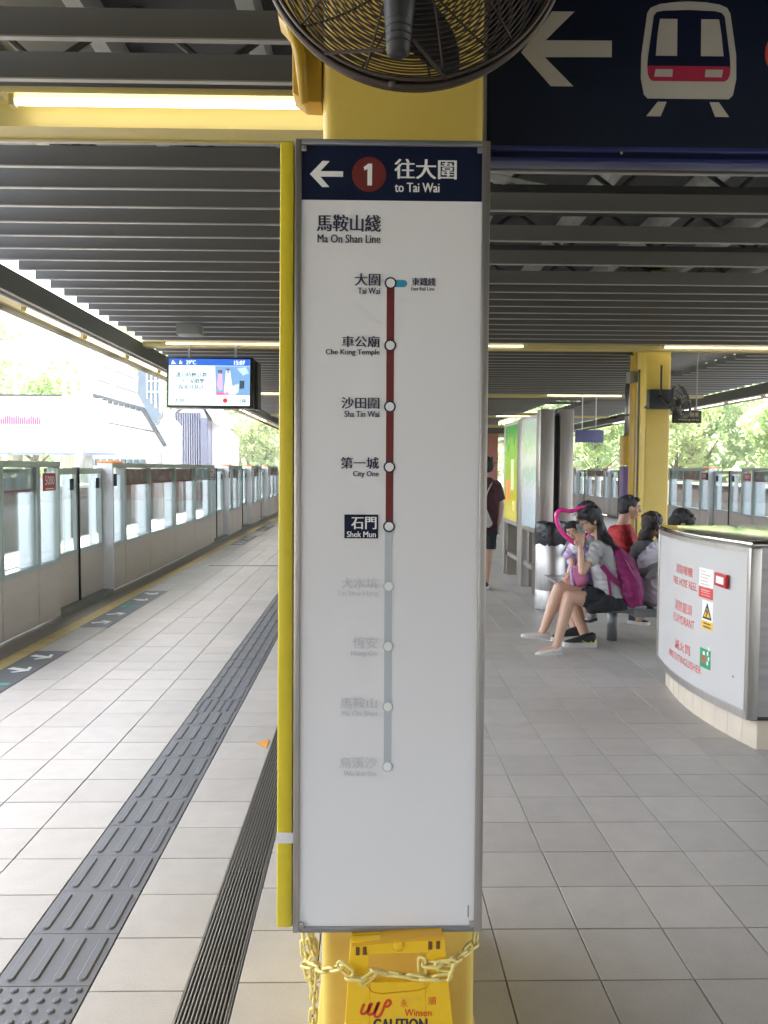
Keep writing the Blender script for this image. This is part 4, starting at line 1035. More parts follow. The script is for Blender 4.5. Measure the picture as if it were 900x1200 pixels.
for body, box, m_, bo in [('永', (0.0807, 0.0982, 0.3376, 0.3563), LR, 0), ('順', (0.1459, 0.165, 0.3416, 0.3619), LR, 0), ('Winson', (0.0911, 0.1541, 0.3148, 0.3323), LR, .012), ('CAUTION', (0.0174, 0.1438, 0.2741, 0.3098), TXB, .025), ('小心', (0.0339, 0.1265, 0.1677, 0.2345), TXB, .01)]:
    lettering(body, box, cf, m_, cs, bold=bo)

YCH = mat('chain_yellow_plastic', (.80, .66, .22), .4, 0, .06, 10)
def link_mesh():
    mb = MB(); pts = []; L, w2 = .0125, .0088
    for i in range(9): a = -math.pi / 2 + math.pi * i / 8; pts.append((L + w2 * math.cos(a), w2 * math.sin(a), 0))
    for i in range(9): a = math.pi / 2 + math.pi * i / 8; pts.append((-L + w2 * math.cos(a), w2 * math.sin(a), 0))
    mb.tube(pts, .0037, 8, True); me = mb.mesh('chain_link'); me.materials.append(YCH)
    for p in me.polygons: p.use_smooth = True
    return me
LM = link_mesh()
def chain(name, pts, label, pitch=.0305):
    t = empty(name, pts[0], label, 'chain', 'yellow plastic chains on the near column')
    P_ = [Vector(p) for p in pts]; acc = 0; k = 0; nxt = 0
    for i in range(len(P_) - 1):
        d = P_[i + 1] - P_[i]; L = d.length
        while nxt <= acc + L:
            p = P_[i] + d * ((nxt - acc) / L); o = bpy.data.objects.new('chain_link', LM); COL.objects.link(o); o.parent = t
            x = d.normalized(); up = Vector((0, -1, 0)) if abs(x.y) < .8 else Vector((0, 0, 1)); y = up.cross(x).normalized(); z = x.cross(y)
            M = Matrix((x, y, z)).transposed().to_4x4()
            M = M @ Matrix.Rotation(R(20 if k % 2 else 80) + random.uniform(-.25, .25), 4, 'X') @ Matrix.Rotation(random.uniform(-.12, .12), 4, 'Z')
            o.matrix_local = Matrix.Translation(p - t.location) @ M
            nxt += pitch; k += 1
        acc += L
    return t
chain('plastic_chain', [(-0.1431, 1.95, 0.384), (-0.1008, 1.9, 0.4019), (-0.0525, 1.85, 0.4408), (-0.0267, 1.84, 0.4201), (0.003, 1.84, 0.4196), (0.0269, 1.85, 0.4312), (0.0551, 1.86, 0.4182), (0.1301, 1.845, 0.4162), (0.1938, 1.845, 0.4191), (0.2017, 1.845, 0.4416), (0.1679, 1.845, 0.4462), (0.1312, 1.86, 0.4437), (0.1312, 1.86, 0.4355), (0.1903, 1.85, 0.4489), (0.2303, 1.9, 0.4383), (0.2671, 1.96, 0.4315), (0.2755, 1.99, 0.4444)], 'yellow plastic chain looped around the caution board handle')
for n_, pp in enumerate([[(-0.1581, 1.99, 0.434), (-0.1518, 1.985, 0.3886), (-0.1454, 1.98, 0.3478), (-0.1373, 1.98, 0.3125)],
                      [(-0.1343, 1.985, 0.4409), (-0.1279, 1.98, 0.4088), (-0.1491, 1.975, 0.3772), (-0.1411, 1.975, 0.329)],
                      [(-0.1442, 1.975, 0.4469), (-0.1316, 1.97, 0.4018), (-0.1234, 1.97, 0.3799), (-0.1282, 1.97, 0.3101), (-0.1342, 1.98, 0.1824)]]):
    chain('plastic_chain', pp, ['outermost left strand of yellow chain hanging below the line map', 'short middle strand of yellow chain hanging at the column', 'long strand of yellow chain hanging down to the left of the column'][n_])

# ================================================================== CABINET
cb = empty('fire_cabinet', (2.6, 5.2, 0), 'white fronted fire equipment cabinet with curved side and steel trim at right', 'cabinet')
def cbx(t): return 2.172 - .085 * math.sin(math.pi * t)       # t 0 near .. 1 far
Y0c, Y1c = 4.56, 6.02
N = 20
prof = [(cbx(i / N), Y0c + (Y1c - Y0c) * i / N) for i in range(N + 1)]
def offp(d): return [(x + d, y) for x, y in prof]
CST = mat('cabinet_steel', (.36, .345, .335), .36, .85, .10, 2.5, .05, 25, stretch=(1, 1, 12), dirt=.15)
body = [(x + .012, y) for x, y in prof] + [(3.9, Y1c), (3.9, Y0c)]
MB().xy(body, .185, 1.165).build('body', CST, cb)
top = [(x - .012, y) for x, y in prof] + [(3.92, Y1c + .01), (3.92, Y0c - .012)]
top[0] = (top[0][0], Y0c - .012); top[N] = (top[N][0], Y1c + .01)
TOPM = mat('cabinet_top_polished', (.55, .54, .50), .08, 1.0, .05, 3)
MB().xy(top, 1.165, 1.195).build('top', TOPM, cb, bevel=.008)
bs = [(x + .07, y) for x, y in offp(0)] + [(3.9, Y1c - .04), (3.9, Y0c + .03)]
bs[0] = (bs[0][0], Y0c + .03)
PL = mat('plinth_tile_cream', (.62, .54, .43), .5, 0, .06, 8)
MB().xy(bs, 0, .172).build('plinth', GROOVE, cb)
for i in range(N):
    if i % 2: continue
    a, b = (prof[i], prof[min(N, i + 2)])
    y_a = max(a[1], Y0c + .03); y_b = b[1] - .004
    MB().prism([(a[0] + .06, y_a), (a[0] + .072, y_a), (b[0] + .072, y_b), (b[0] + .06, y_b)], lambda p, q_, d: (p, q_, d), .170, 0.002).build('plinth_tile', PL, cb)
for i in range(8): MB().box(cbx(0) + .062 + i * .22, cbx(0) + .062 + i * .22 + .216, Y0c + .018, Y0c + .03, .002, .17).build('plinth_tile', PL, cb)
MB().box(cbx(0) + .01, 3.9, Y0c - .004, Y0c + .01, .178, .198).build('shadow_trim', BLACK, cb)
def ribbon(name, z0, z1, d0, d1, m, i0=0, i1=N):
    pts = prof[i0:i1 + 1]
    vs = [(x + d0, y, z0) for x, y in pts] + [(x + d0, y, z1) for x, y in pts] + [(x + d1, y, z0) for x, y in pts] + [(x + d1, y, z1) for x, y in pts]
    n = len(pts); fs = []
    for i in range(n - 1):
        fs += [(i, i + 1, n + i + 1, n + i), (2 * n + i, 3 * n + i, 3 * n + i + 1, 2 * n + i + 1), (n + i, n + i + 1, 3 * n + i + 1, 3 * n + i), (i, 2 * n + i, 2 * n + i + 1, i + 1)]
    fs += [(0, n, 3 * n, 2 * n), (n - 1, 3 * n - 1, 4 * n - 1, 2 * n - 1)]
    return MB().add(vs, fs).build(name, m, cb, smooth=False)
CW = mat('cabinet_white_panel', (.53, .515, .50), .38, 0, .03, 2)
ribbon('door_panel', .225, 1.135, -.004, .010, CW)
ribbon('trim_rail', .180, .225, -.014, .011, STEEL); ribbon('trim_rail', 1.135, 1.164, -.014, .011, STEEL)
MB().box(cbx(0) - .016, cbx(0) + .05, Y0c - .010, Y0c + .035, .180, 1.164).build('corner_post', STEEL, cb, bevel=.008)
MB().box(cbx(1) - .016, cbx(1) + .02, Y1c - .03, Y1c + .006, .180, 1.164).build('corner_post', STEEL, cb, bevel=.006)
def cabp(d):
    # a runs towards the viewer along the panel, a = -Y
    return lambda a, b: (cbx((-a - Y0c) / (Y1c - Y0c)) - .004 - d, -a, b)
CT = mat('cabinet_red_print', (.62, .07, .06), .45, 0, .03)
def yz(px0, pxt, pxb, px1, pyt, pyb): pass
L0 = [(5.4831, 0.9286), (5.1764, 0.9653), (5.4848, 0.9749), (5.4826, 0.917), (5.193, 0.9688), (5.1908, 0.9085)]
def lab(body, yl, yr, z0, z1, m=CT): lettering(body, (-yl, -yr, z0, z1), cabp(.001), m, cb, bold=.004)
lab('消防喉轆', (5.4839, 0.9517)[0], (5.1879, 0.9419)[0], (5.3385, 0.9119)[1], (5.3408, 0.9739)[1])
lab('FIRE HOSE REEL', (5.5352, 0.8754)[0], (5.1209, 0.8523)[0], (5.3211, 0.8322)[1], (5.323, 0.8828)[1])
lab('消防龍頭', (5.49, 0.7004)[0], (5.1831, 0.7055)[0], (5.3292, 0.6609)[1], (5.3318, 0.7315)[1])
lab('F.S.HYDRANT', (5.5172, 0.5961)[0], (5.1454, 0.6076)[0], (5.3262, 0.5791)[1], (5.3283, 0.6355)[1])
lab('滅火筒', (5.4728, 0.4404)[0], (5.1935, 0.4318)[0], (5.3195, 0.3983)[1], (5.322, 0.4661)[1])
lab('FIRE EXTINGUISHER', (5.6031, 0.3413)[0], (5.0411, 0.341)[0], (5.3165, 0.3191)[1], (5.3183, 0.3672)[1])
def patch(name, y0, y1, z0, z1, m, d=.001, par=None, th=0):
    n = 4; ys = [y0 + (y1 - y0) * i / n for i in range(n + 1)]; f_ = cabp(d); g_ = cabp(d - .0005 - th * 0)
    vs = [f_(-y, z0) for y in ys] + [f_(-y, z1) for y in ys]; k = n + 1
    base = cabp(-.0005)
    vs += [base(-y, z0) for y in ys] + [base(-y, z1) for y in ys]
    fs = [(i, i + 1, k + i + 1, k + i) for i in range(n)] + [(k + i, k + i + 1, 3 * k + i + 1, 3 * k + i) for i in range(n)] + [(i, 2 * k + i, 2 * k + i + 1, i + 1) for i in range(n)] + [(0, k, 3 * k, 2 * k), (n, 2 * k + n, 3 * k + n, k + n)]
    return MB().add(vs, fs).build(name, m, par or cb)
# notices
yA, yB = (5.0957, 0.9424)[0], (4.9261, 0.9323)[0]
zt, zb = (5.0127, 0.9927)[1], (5.0083, 0.8762)[1]
patch('notice', yA, yB, zb, zt, WHITEP)
for i in range(7): patch('notice_line', yA - .02, yB + .02 + random.uniform(0, .08), zt - .022 - i * .02, zt - .018 - i * .02, mat('pale_red_print', (.6, .35, .33), .5), .0016)
zb2 = (5.0056, 0.8074)[1]; patch('notice', yA, yB, zb2, zb, mat('notice_red', (.62, .05, .05), .45))
for i in range(3): patch('notice_line', yA - .03, yB + .03, zb - .02 - i * .016, zb - .016 - i * .016, mat('notice_pink', (.75, .4, .4), .45), .0016)
ab = empty('break_glass_alarm', (2.09, 5.0, .9), 'small red break glass alarm box on the white cabinet side', 'alarm box')
yC, yD = (4.9166, 0.9388)[0], (4.7526, 0.9554)[0]; zc, zd = (4.8319, 0.9037)[1], (4.8351, 0.9855)[1]
f_ = cabp(0)(-(yC + yD) / 2, 0)[0]
MB().box(f_ - .014, f_ + .004, yD, yC, zc, zd).build('case', mat('alarm_red', (.45, .015, .02), .3), ab, bevel=.006)
MB().box(f_ - .0155, f_ - .0142, yD + .03, yC - .03, (zc + zd) / 2 - .022, (zc + zd) / 2 + .022).build('glass_plate', WHITEP, ab)
yE, yF = (5.0484, 0.7282)[0], (4.9226, 0.7127)[0]
zt, zm, zb = (4.9861, 0.7945)[1], (4.9813, 0.6678)[1], (4.9794, 0.6176)[1]
patch('notice', yE, yF, zm, zt, WHITEP); patch('notice', yE, yF, zb, zm, mat('notice_yellow', (.80, .48, .02), .45))
for i in range(2): patch('notice_line', yE - .02, yF + .02, zm - .02 - i * .02, zm - .012 - i * .02, TXB, .0016)
f2 = cabp(.002); ym = (yE + yF) / 2; hw = (yE - yF) / 2 - .008
MB().add([f2(-(ym + hw), zm + .012), f2(-(ym - hw), zm + .012), f2(-ym, zt - .01)], [(0, 1, 2)]).build('warning_triangle', TXB, cb)
f3 = cabp(.003)
MB().add([f3(-(ym + hw * .72), zm + .025), f3(-(ym - hw * .72), zm + .025), f3(-ym, zt - .042)], [(0, 1, 2)]).build('warning_triangle', mat('notice_yellow', (.8, .48, .02)), cb)
f4 = cabp(.004); h_ = zt - zm
MB().add([f4(-(ym + .012), zm + h_ * .55), f4(-(ym - .008), zm + h_ * .55), f4(-(ym + .002), zm + h_ * .36), f4(-(ym - .014), zm + h_ * .40), f4(-(ym + .004), zm + h_ * .16), f4(-(ym - .002), zm + h_ * .33), f4(-(ym + .014), zm + h_ * .30)], [(0, 1, 3, 2), (2, 3, 5, 4), (2, 4, 5, 6)]).build('warning_bolt', TXB, cb)
yG, yH = (5.0611, 0.4447)[0], (4.9349, 0.4359)[0]; zt, zb = (5.0063, 0.4918)[1], (5.0018, 0.3721)[1]
patch('notice', yG, yH, zb, zt, mat('notice_green', (.02, .32, .13), .45))
patch('extinguisher_print', yG - .025, yG - .07, zb + .03, zt - .04, mat('print_brick', (.45, .10, .06), .45), .0016)
patch('extinguisher_print', yG - .037, yG - .058, zt - .04, zt - .018, WHITEP, .0016)
for i in range(4): patch('flame_print', yG - .085 - (i % 2) * .012, yG - .10 - (i % 2) * .012, zb + .025 + i * .03, zb + .048 + i * .03, WHITEP, .0016)
patch('keyhole', (4.7067, 0.3923)[0], (4.6957, 0.3951)[0], .39, .40, BLACK)

# ================================================================== POSTER STANDS
ps = empty('poster_stand', (2.28, 10.8, 0), 'double steel poster stand with map and green poster lightboxes', 'poster stand')
for x0, x1 in ((2.09, 2.262), (2.335, 2.50)): MB().box(x0, x1, 9.95, 10.14, 0, 2.335).build('post', STEEL, ps, bevel=.01)
MB().box(2.262, 2.335, 10.05, 10.12, .1, 2.26).build('dark_gap', BLACK, ps)  # black sheet: the dark of the gap between the posts put into colour
MB().box(2.13, 2.46, 10.14, 12.6, 2.27, 2.30).build('top_channel', DSTEEL, ps)
def poster(y0, y1, x, m, nm):
    c = MB().box(x, x + .10, y0, y1, .80, 2.28).build('poster_case', STEEL, ps)
    return MB().box(x - .003, x, y0 + .03, y1 - .03, .86, 2.24).build(nm, m, c)
def poster_mat(name, ramp, sc, det):
    m = bpy.data.materials.new(name); m.use_nodes = True; nt = m.node_tree; b = nt.nodes['Principled BSDF']; b.inputs['Roughness'].default_value = .15
    tc = nt.nodes.new('ShaderNodeTexCoord'); sx = nt.nodes.new('ShaderNodeSeparateXYZ'); nt.links.new(tc.outputs['Object'], sx.inputs[0])
    mr = nt.nodes.new('ShaderNodeMapRange'); mr.inputs[1].default_value = .86; mr.inputs[2].default_value = 2.24; nt.links.new(sx.outputs[2], mr.inputs[0])
    n = nt.nodes.new('ShaderNodeTexNoise'); n.inputs['Scale'].default_value = sc; n.inputs['Detail'].default_value = det; nt.links.new(tc.outputs['Object'], n.inputs['Vector'])
    ad = nt.nodes.new('ShaderNodeMath'); ad.operation = 'MULTIPLY_ADD'; ad.inputs[1].default_value = .5; nt.links.new(n.outputs[0], ad.inputs[0]); nt.links.new(mr.outputs[0], ad.inputs[2])
    s2 = nt.nodes.new('ShaderNodeMath'); s2.operation = 'SUBTRACT'; s2.inputs[1].default_value = .25; nt.links.new(ad.outputs[0], s2.inputs[0])
    cr = nt.nodes.new('ShaderNodeValToRGB'); nt.links.new(s2.outputs[0], cr.inputs[0])
    e = cr.color_ramp.elements; e[0].position = ramp[0][0]; e[0].color = (*ramp[0][1], 1); e[1].position = ramp[1][0]; e[1].color = (*ramp[1][1], 1)
    for p_, c_ in ramp[2:]:
        x = e.new(p_); x.color = (*c_, 1)
    nt.links.new(cr.outputs[0], b.inputs['Base Color']); nt.links.new(cr.outputs[0], b.inputs['Emission Color']); b.inputs['Emission Strength'].default_value = .035
    return m
PM = poster_mat('area_map_print', [(0, (.42, .55, .62)), (1, (.45, .55, .5)), (.25, (.6, .66, .7)), (.35, (.72, .74, .74)), (.5, (.42, .60, .42)), (.62, (.68, .7, .62)), (.8, (.36, .52, .30))], 14, 6)
PG = poster_mat('green_poster_print', [(0, (.62, .50, .03)), (1, (.03, .28, .05)), (.25, (.55, .52, .02)), (.45, (.40, .55, .03)), (.7, (.20, .50, .03))], 5, 2)
mp = poster(10.14, 11.08, 2.09, PM, 'map_poster')
MB().box(2.09, 2.20, 11.10, 11.42, 0, 2.30).build('post', STEEL, ps, bevel=.01)
gp = poster(11.44, 12.50, 2.09, PG, 'green_poster')
MB().xz([(0, 0)], 0, 0) if 0 else None
for y0, y1, z0, z1, c_ in ((11.7, 11.95, 1.3, 1.75, (.75, .75, .4)), (12.0, 12.35, 1.15, 1.45, (.75, .25, .04)), (11.6, 11.8, 1.0, 1.15, (.8, .7, .2))):
    MB().box(2.0855, 2.087, y0, y1, z0, z1).build('poster_print', mat('poster_tone_%d' % int(c_[1] * 100), c_, .3, emit=c_, estr=.03), gp)
MB().box(2.09, 2.20, 12.5, 12.62, 0, 2.30).build('post', STEEL, ps, bevel=.01)
for y0, y1 in ((11.10, 11.42), (12.35, 12.6), (10.3, 10.5)):
    MB().box(2.10 + .02, 2.28, y0 + .01, y1 - .01, 0, .80).build('leg', mat('leg_brown_steel', (.20, .17, .14), .4, .6), ps)
MB().box(2.12, 2.18, 10.4, 12.5, .30, .36).build('foot_rail', STEEL, ps)
for y0, y1 in ((10.14, 11.08), (11.44, 12.5)):
    MB().box(2.37, 2.47, y0, y1, .80, 2.28).build('poster_case', STEEL, ps); 

# ================================================================== LITTER BIN
lb = empty('litter_bin', (2.05, 9.3, 0), 'cylindrical steel litter bin with black liner in front of the poster stand', 'litter bin')
BST = mat('bin_steel', (.55, .53, .51), .42, .95, .08, 2, .04, 40, stretch=(20, 20, 1))
MB().lathe([(.17, 0), (.172, .01), (.172, .22), (.170, .225), (.172, .23), (.172, .80), (.168, .805), (.15, .80)], (2.10, 9.35, 0), 40).build('body', BST, lb, smooth=True)
vs = []; n = 44
LIN = mat('bin_liner_black', (.02, .02, .022), .28, 0, .2, 12, 1.0, 22)
for j, (r_, h) in enumerate([(.176, .745), (.182, .80), (.186, .86), (.182, .93), (.176, .985), (.165, 1.0), (.12, .995), (.02, .99)]):
    for k in range(n):
        a = 2 * math.pi * k / n; w_ = 1 + .022 * math.sin(7 * a + j * .7) * (1 if j < 5 else .4) + random.uniform(-.015, .015)
        vs.append((2.10 + r_ * w_ * math.cos(a), 9.35 + r_ * w_ * math.sin(a), h + .008 * math.sin(4 * a) + (random.uniform(-.012, .012) if j == 0 else 0)))
fs = [(i * n + k, i * n + (k + 1) % n, (i + 1) * n + (k + 1) % n, (i + 1) * n + k) for i in range(7) for k in range(n)] + [tuple(range(7 * n, 8 * n))]
MB().add(vs, fs).build('liner_bag', LIN, lb, smooth=True)

# ================================================================== BENCH
bn = empty('bench', (2.55, 8.3, 0), 'grey metal double sided bench the waiting passengers sit on', 'bench')
BG = mat('bench_grey', (.27, .27, .275), .38, .6, .06, 3); BGL = mat('bench_seat_grey', (.36, .36, .36), .35, .7, .05, 3)
for k in range(4):
    y = 7.06 + k * .66
    MB().box(2.00, 2.44, y, y + .645, .385, .412).build('seat', BGL, bn, bevel=.008)
    MB().box(2.50, 2.98, y, y + .645, .385, .412).build('seat', BGL, bn, bevel=.008)
MB().box(2.06, 2.42, 7.10, 9.65, .345, .384).build('under_beam', BG, bn); MB().box(2.34, 3.0, 7.08, 9.65, .31, .384).build('under_beam', BG, bn)
for y in (7.60, 9.2):
    for x in (2.30, 2.80): MB().lathe([(.048, 0), (.048, .345)], (x, y, 0), 20).build('leg', BG, bn, smooth=True)
for k in range(4):
    y = 7.1 + k * .66
    bk = MB()
    bk.xz([(2.43, .66), (2.46, .64), (2.54, .70), (2.60, .78), (2.58, .80), (2.50, .76)], y, y + .58)
    bk.build('back_rest', BG, bn, bevel=.008)
    MB().box(2.48, 2.51, y + .26, y + .32, .38, .70).build('back_support', BG, bn)

# ================================================================== SMALL FAN AND SIGNS ON SECOND COLUMN
f2 = empty('wall_fan', (4.95, 13.2, 2.75), 'small dark cage fan on the second yellow column', 'fan')
q = Vector((5.0089, 13.1, 2.7013))
w_ = MB()
fx = Matrix.Rotation(R(40), 3, 'Z') @ Matrix.Rotation(R(-12), 3, 'X')
for i in range(9):
    r_ = .03 + .235 * i / 8
    for s_ in (-1, 1): w_.tube([q + fx @ Vector((r_ * math.cos(t), s_ * (.07 * (1 - (r_ / .27) ** 2) + .01), r_ * math.sin(t))) for t in [2 * math.pi * k / 28 for k in range(28)]], .004 if i < 8 else .010, 5, True)
w_.build('cage', BLKMET, f2, smooth=True)
for k in range(8):
    t = k * math.pi / 4; MB().tube([q + fx @ Vector((.02 * math.cos(t), -.085, .02 * math.sin(t))), q + fx @ Vector((.15 * math.cos(t), -.07, .15 * math.sin(t))), q + fx @ Vector((.265 * math.cos(t), -.01, .265 * math.sin(t)))], .005, 5).build('cage_rib', BLKMET, f2)
for k in range(3):
    t = k * 2.09; e1 = [q + fx @ Vector((r_ * math.cos(t + o), .02 * o * 3, r_ * math.sin(t + o))) for r_, o in ((.04, 0), (.22, -.2), (.23, .5), (.05, .4))]
    MB().add(e1 + [v + Vector((0, .004, 0)) for v in e1], [(0, 1, 2, 3), (7, 6, 5, 4)]).build('fan_blade', mat('blade_dark', (.08, .08, .085)), f2)
MB().tube([q + fx @ Vector((0, .0, 0)), q + fx @ Vector((0, .2, -.02))], [.06, .045], 12).build('motor', BLKMET, f2, smooth=True)
MB().tube([q + fx @ Vector((0, .2, -.02)), (4.80, 13.45, 2.80), (4.80, 13.6, 2.80)], .03, 8).build('arm', BLKMET, f2, smooth=True)
MB().tube([(4.80, 13.44, 2.85), (4.80, 13.44, 3.32)], .018, 6).build('arm', BLKMET, f2)
bx_ = MB().box(*(4.6227, 5.0337, 2.6101, 2.9319)[:2], 13.48, 13.598, *(4.6227, 5.0337, 2.6101, 2.9319)[2:]).build('control_box', mat('box_slate', (.05, .055, .065), .4), bevel=.01)
tag(bx_, 'dark slate control box on the front of the second yellow column', 'control box')
b_ = (5.1122, 5.5879, 2.3957, 2.6021)
hs = empty('hanging_sign', (b_[0], 13.7, b_[2]), 'small black platform sign with gold characters beside the second column', 'sign')
MB().box(b_[0], b_[1], 13.7, 13.78, b_[2], b_[3]).build('panel', BLACK, hs, bevel=.006)
lettering('八、候車', (b_[0] + .12, b_[1] - .05, b_[2] + .10, b_[3] - .03), lambda a, b: (a, 13.695, b), mat('gold_print', (.6, .45, .2), .4), hs); lettering('Waiting Area', (b_[0] + .08, b_[1] - .04, b_[2] + .03, b_[2] + .07), lambda a, b: (a, 13.695, b), mat('gold_print', (.6, .45, .2)), hs)
MB().box(5.0, b_[0] + .02, 13.73, 13.75, b_[3] - .06, b_[3] - .03).build('bracket', DSTEEL, hs)
MB().tube([(b_[0] + .4, 13.74, b_[3]), (b_[0] + .4, 13.74, 3.6)], .012, 6).build('hanger', DSTEEL, hs)
b_ = (5.5823, 6.3321, 2.3392, 2.6708)
hs = empty('hanging_sign', (b_[0], 22, b_[2]), 'blank purple blue sign hung from two rods beyond the poster stand', 'sign')
MB().box(b_[0], b_[1], 22, 22.12, b_[2], b_[3]).build('panel', mat('purple_blue_sign', (.13, .13, .30), .4), hs, bevel=.01)
for x in (b_[0] + .18, b_[1] - .2): MB().tube([(x, 22.06, b_[3]), (x, 22.06, 3.6)], .014, 6).build('hanger', WHITEB, hs)
b_ = (5.2404, 5.5007, -1.1225, 2.2918)
hp = empty('help_point_post', ((b_[0] + b_[1]) / 2, 17, 0), 'round post with yellow upper and purple lower cover left of the second column', 'help post')
cx = (b_[0] + b_[1]) / 2; rr_ = (b_[1] - b_[0]) / 2; zs = (5.3545, 17.0, 1.6893)[2]
MB().lathe([(rr_, zs), (rr_, b_[3]), (rr_ * .9, b_[3] + .02)], (cx, 17, 0), 20).build('upper_cover', YBRK, hp, smooth=False)
MB().lathe([(rr_, 0), (rr_, zs - .005)], (cx, 17, 0), 20).build('lower_cover', mat('purple_cover', (.13, .08, .20), .4), hp)
MB().tube([(cx, 17, b_[3]), (cx, 17, 3.4)], .05, 10).build('stem', DSTEEL, hp, smooth=True)
MB().tube([(4.6339, 16.5, 2.5823), (5.0136, 16.5, 2.6665), (4.9819, 15.0, 2.6458)], .02, 6).build('arm', BLKMET, hp)

# ================================================================== PEOPLE
def V3(p): return Vector(p)
def head(mb, c, f, s_=1.0, up=(0, 0, 1), female=False):
    """adds a head to mb; c = centre of the skull, f = facing direction; returns frame"""
    c = V3(c); f = V3(f).normalized(); u = V3(up); u = (u - f * u.dot(f)).normalized(); r_ = f.cross(u)
    def P_(a, b, d): return c + r_ * a * s_ + f * b * s_ + u * d * s_
    mb.ell(P_(0, -.008, .018), r_ * .073 * s_, f * .092 * s_, u * .088 * s_)
    mb.ell(P_(0, .022, -.045), r_ * .056 * s_, f * .062 * s_, u * .066 * s_)
    mb.ell(P_(0, .048, -.082), r_ * .026 * s_, f * .026 * s_, u * .022 * s_)            # chin
    mb.seg(P_(0, .086, .012), P_(0, .106, -.026), .008 * s_, .0125 * s_, 8)              # nose
    for k in (-1, 1):
        mb.ell(P_(.014 * k, .094, -.028), r_ * .010 * s_, f * .010 * s_, u * .008 * s_, 8, 6)
        mb.ell(P_(.074 * k, -.002, -.008), r_ * .010 * s_, f * .020 * s_, u * .032 * s_, 10, 7)     # ears
        mb.ell(P_(.030 * k, .072, .022), r_ * .024 * s_, f * .016 * s_, u * .009 * s_, 8, 6)        # brows
        mb.ell(P_(.036 * k, .058, -.036), r_ * .024 * s_, f * .022 * s_, u * .026 * s_, 8, 6)       # cheeks
    mb.ell(P_(0, .082, -.054), r_ * .022 * s_, f * .010 * s_, u * .007 * s_, 8, 6); mb.ell(P_(0, .080, -.064), r_ * .019 * s_, f * .011 * s_, u * .007 * s_, 8, 6)
    return P_, r_, f, u, s_
EYEW = mat('eye_white', (.75, .74, .72), .25, 0, 0); EYEB = mat('eye_dark', (.02, .012, .01), .2, 0, 0); LIPS = mat('lips', (.42, .12, .10), .45, 0, 0)
def face(fr, body):
    P_, r_, f, u, s_ = fr
    for k in (-1, 1):
        e = MB().ell(P_(.031 * k, .0815, .004), r_ * .014 * s_, f * .007 * s_, u * .0065 * s_, 10, 7).build('eye', EYEW, body, smooth=True)
        MB().ell(P_(.031 * k, .0875, .004), r_ * .0062 * s_, f * .003 * s_, u * .0060 * s_, 8, 6).build('pupil', EYEB, e, smooth=True)
        MB().tube([P_(.014 * k, .094, .026), P_(.032 * k, .090, .031), P_(.048 * k, .076, .025)], .0028 * s_, 6).build('eyebrow', HAIR, body)
    MB().tube([P_(-.020, .0895, -.057), P_(-.008, .0935, -.060), P_(.008, .0935, -.060), P_(.020, .0895, -.057)], .0036 * s_, 6).build('mouth', LIPS, body, smooth=True)
def hand(mb, w, d, side, curl=.5, s_=1.0, thumb=1):
    """w wrist, d hand direction, side = across the palm towards the thumb"""
    w = V3(w); d = V3(d).normalized(); side = V3(side); side = (side - d * side.dot(d)).normalized(); n = d.cross(side)
    k = w + d * .080 * s_
    mb.seg(w, w + d * .03 * s_, .021 * s_, .023 * s_, 10)
    for q in (-.026, -.009, .009, .026): mb.seg(w + d * .028 * s_ + side * q * .7 * s_, k + side * q * s_, .0145 * s_, .0115 * s_, 8)
    for q, L in ((-.029, .058), (-.0095, .072), (.0095, .078), (.029, .070)):
        p = k + side * q * s_; L *= s_
        a1, a2, a3 = curl * .7, curl * 1.5, curl * 2.1
        p1 = p + (d * math.cos(a1) + n * math.sin(a1)) * L * .45; p2 = p1 + (d * math.cos(a2) + n * math.sin(a2)) * L * .32; p3 = p2 + (d * math.cos(a3) + n * math.sin(a3)) * L * .23
        mb.limb([p, p1, p2, p3], [.0088 * s_, .0082 * s_, .0075 * s_, .0062 * s_], 8)
    t0 = w + d * .025 * s_ + side * .022 * s_; t1 = t0 + (d * .65 + side * .6 + n * .35).normalized() * .036 * s_; t2 = t1 + (d * .9 + side * .15 + n * .5).normalized() * .030 * s_
    mb.limb([t0, t1, t2], [.013 * s_, .0105 * s_, .008 * s_], 8)
def hair_cap(c, f, s_=1.0, m=HAIR, parent=None, extra=(), up=(0, 0, 1), vol=1.0, front=.035, name='hair', vox=.006):
    c = V3(c); f = V3(f).normalized(); u = V3(up); u = (u - f * u.dot(f)).normalized(); r_ = f.cross(u)
    def P_(a, b, d): return c + r_ * a * s_ + f * b * s_ + u * d * s_
    mb = MB()
    mb.ell(P_(0, -.020, .038), r_ * .083 * s_ * vol, f * .092 * s_ * vol, u * .083 * s_ * vol)
    mb.ell(P_(0, -.048, -.004), r_ * .078 * s_ * vol, f * .060 * s_ * vol, u * .080 * s_ * vol)
    rr_ = random.Random(3)
    for i in range(26):      # tufts
        a = rr_.uniform(-2.6, 2.6); z = rr_.uniform(.0, .09)
        p = P_(math.sin(a) * .068 * vol, -.018 + -math.cos(a) * -.068 * vol * (1 if abs(a) < 2 else 1), z + .012)
        if (p - c).dot(f) > front * s_ and z < .055: continue
        mb.seg(p, p + (p - c).normalized() * .014 * s_ + u * rr_.uniform(-.012, .01) * s_, .013 * s_, .006 * s_, 8)
    for e in extra: e(mb, P_, r_, f, u)
    return mb.build(name, m, parent, fuse=vox, sm=3)
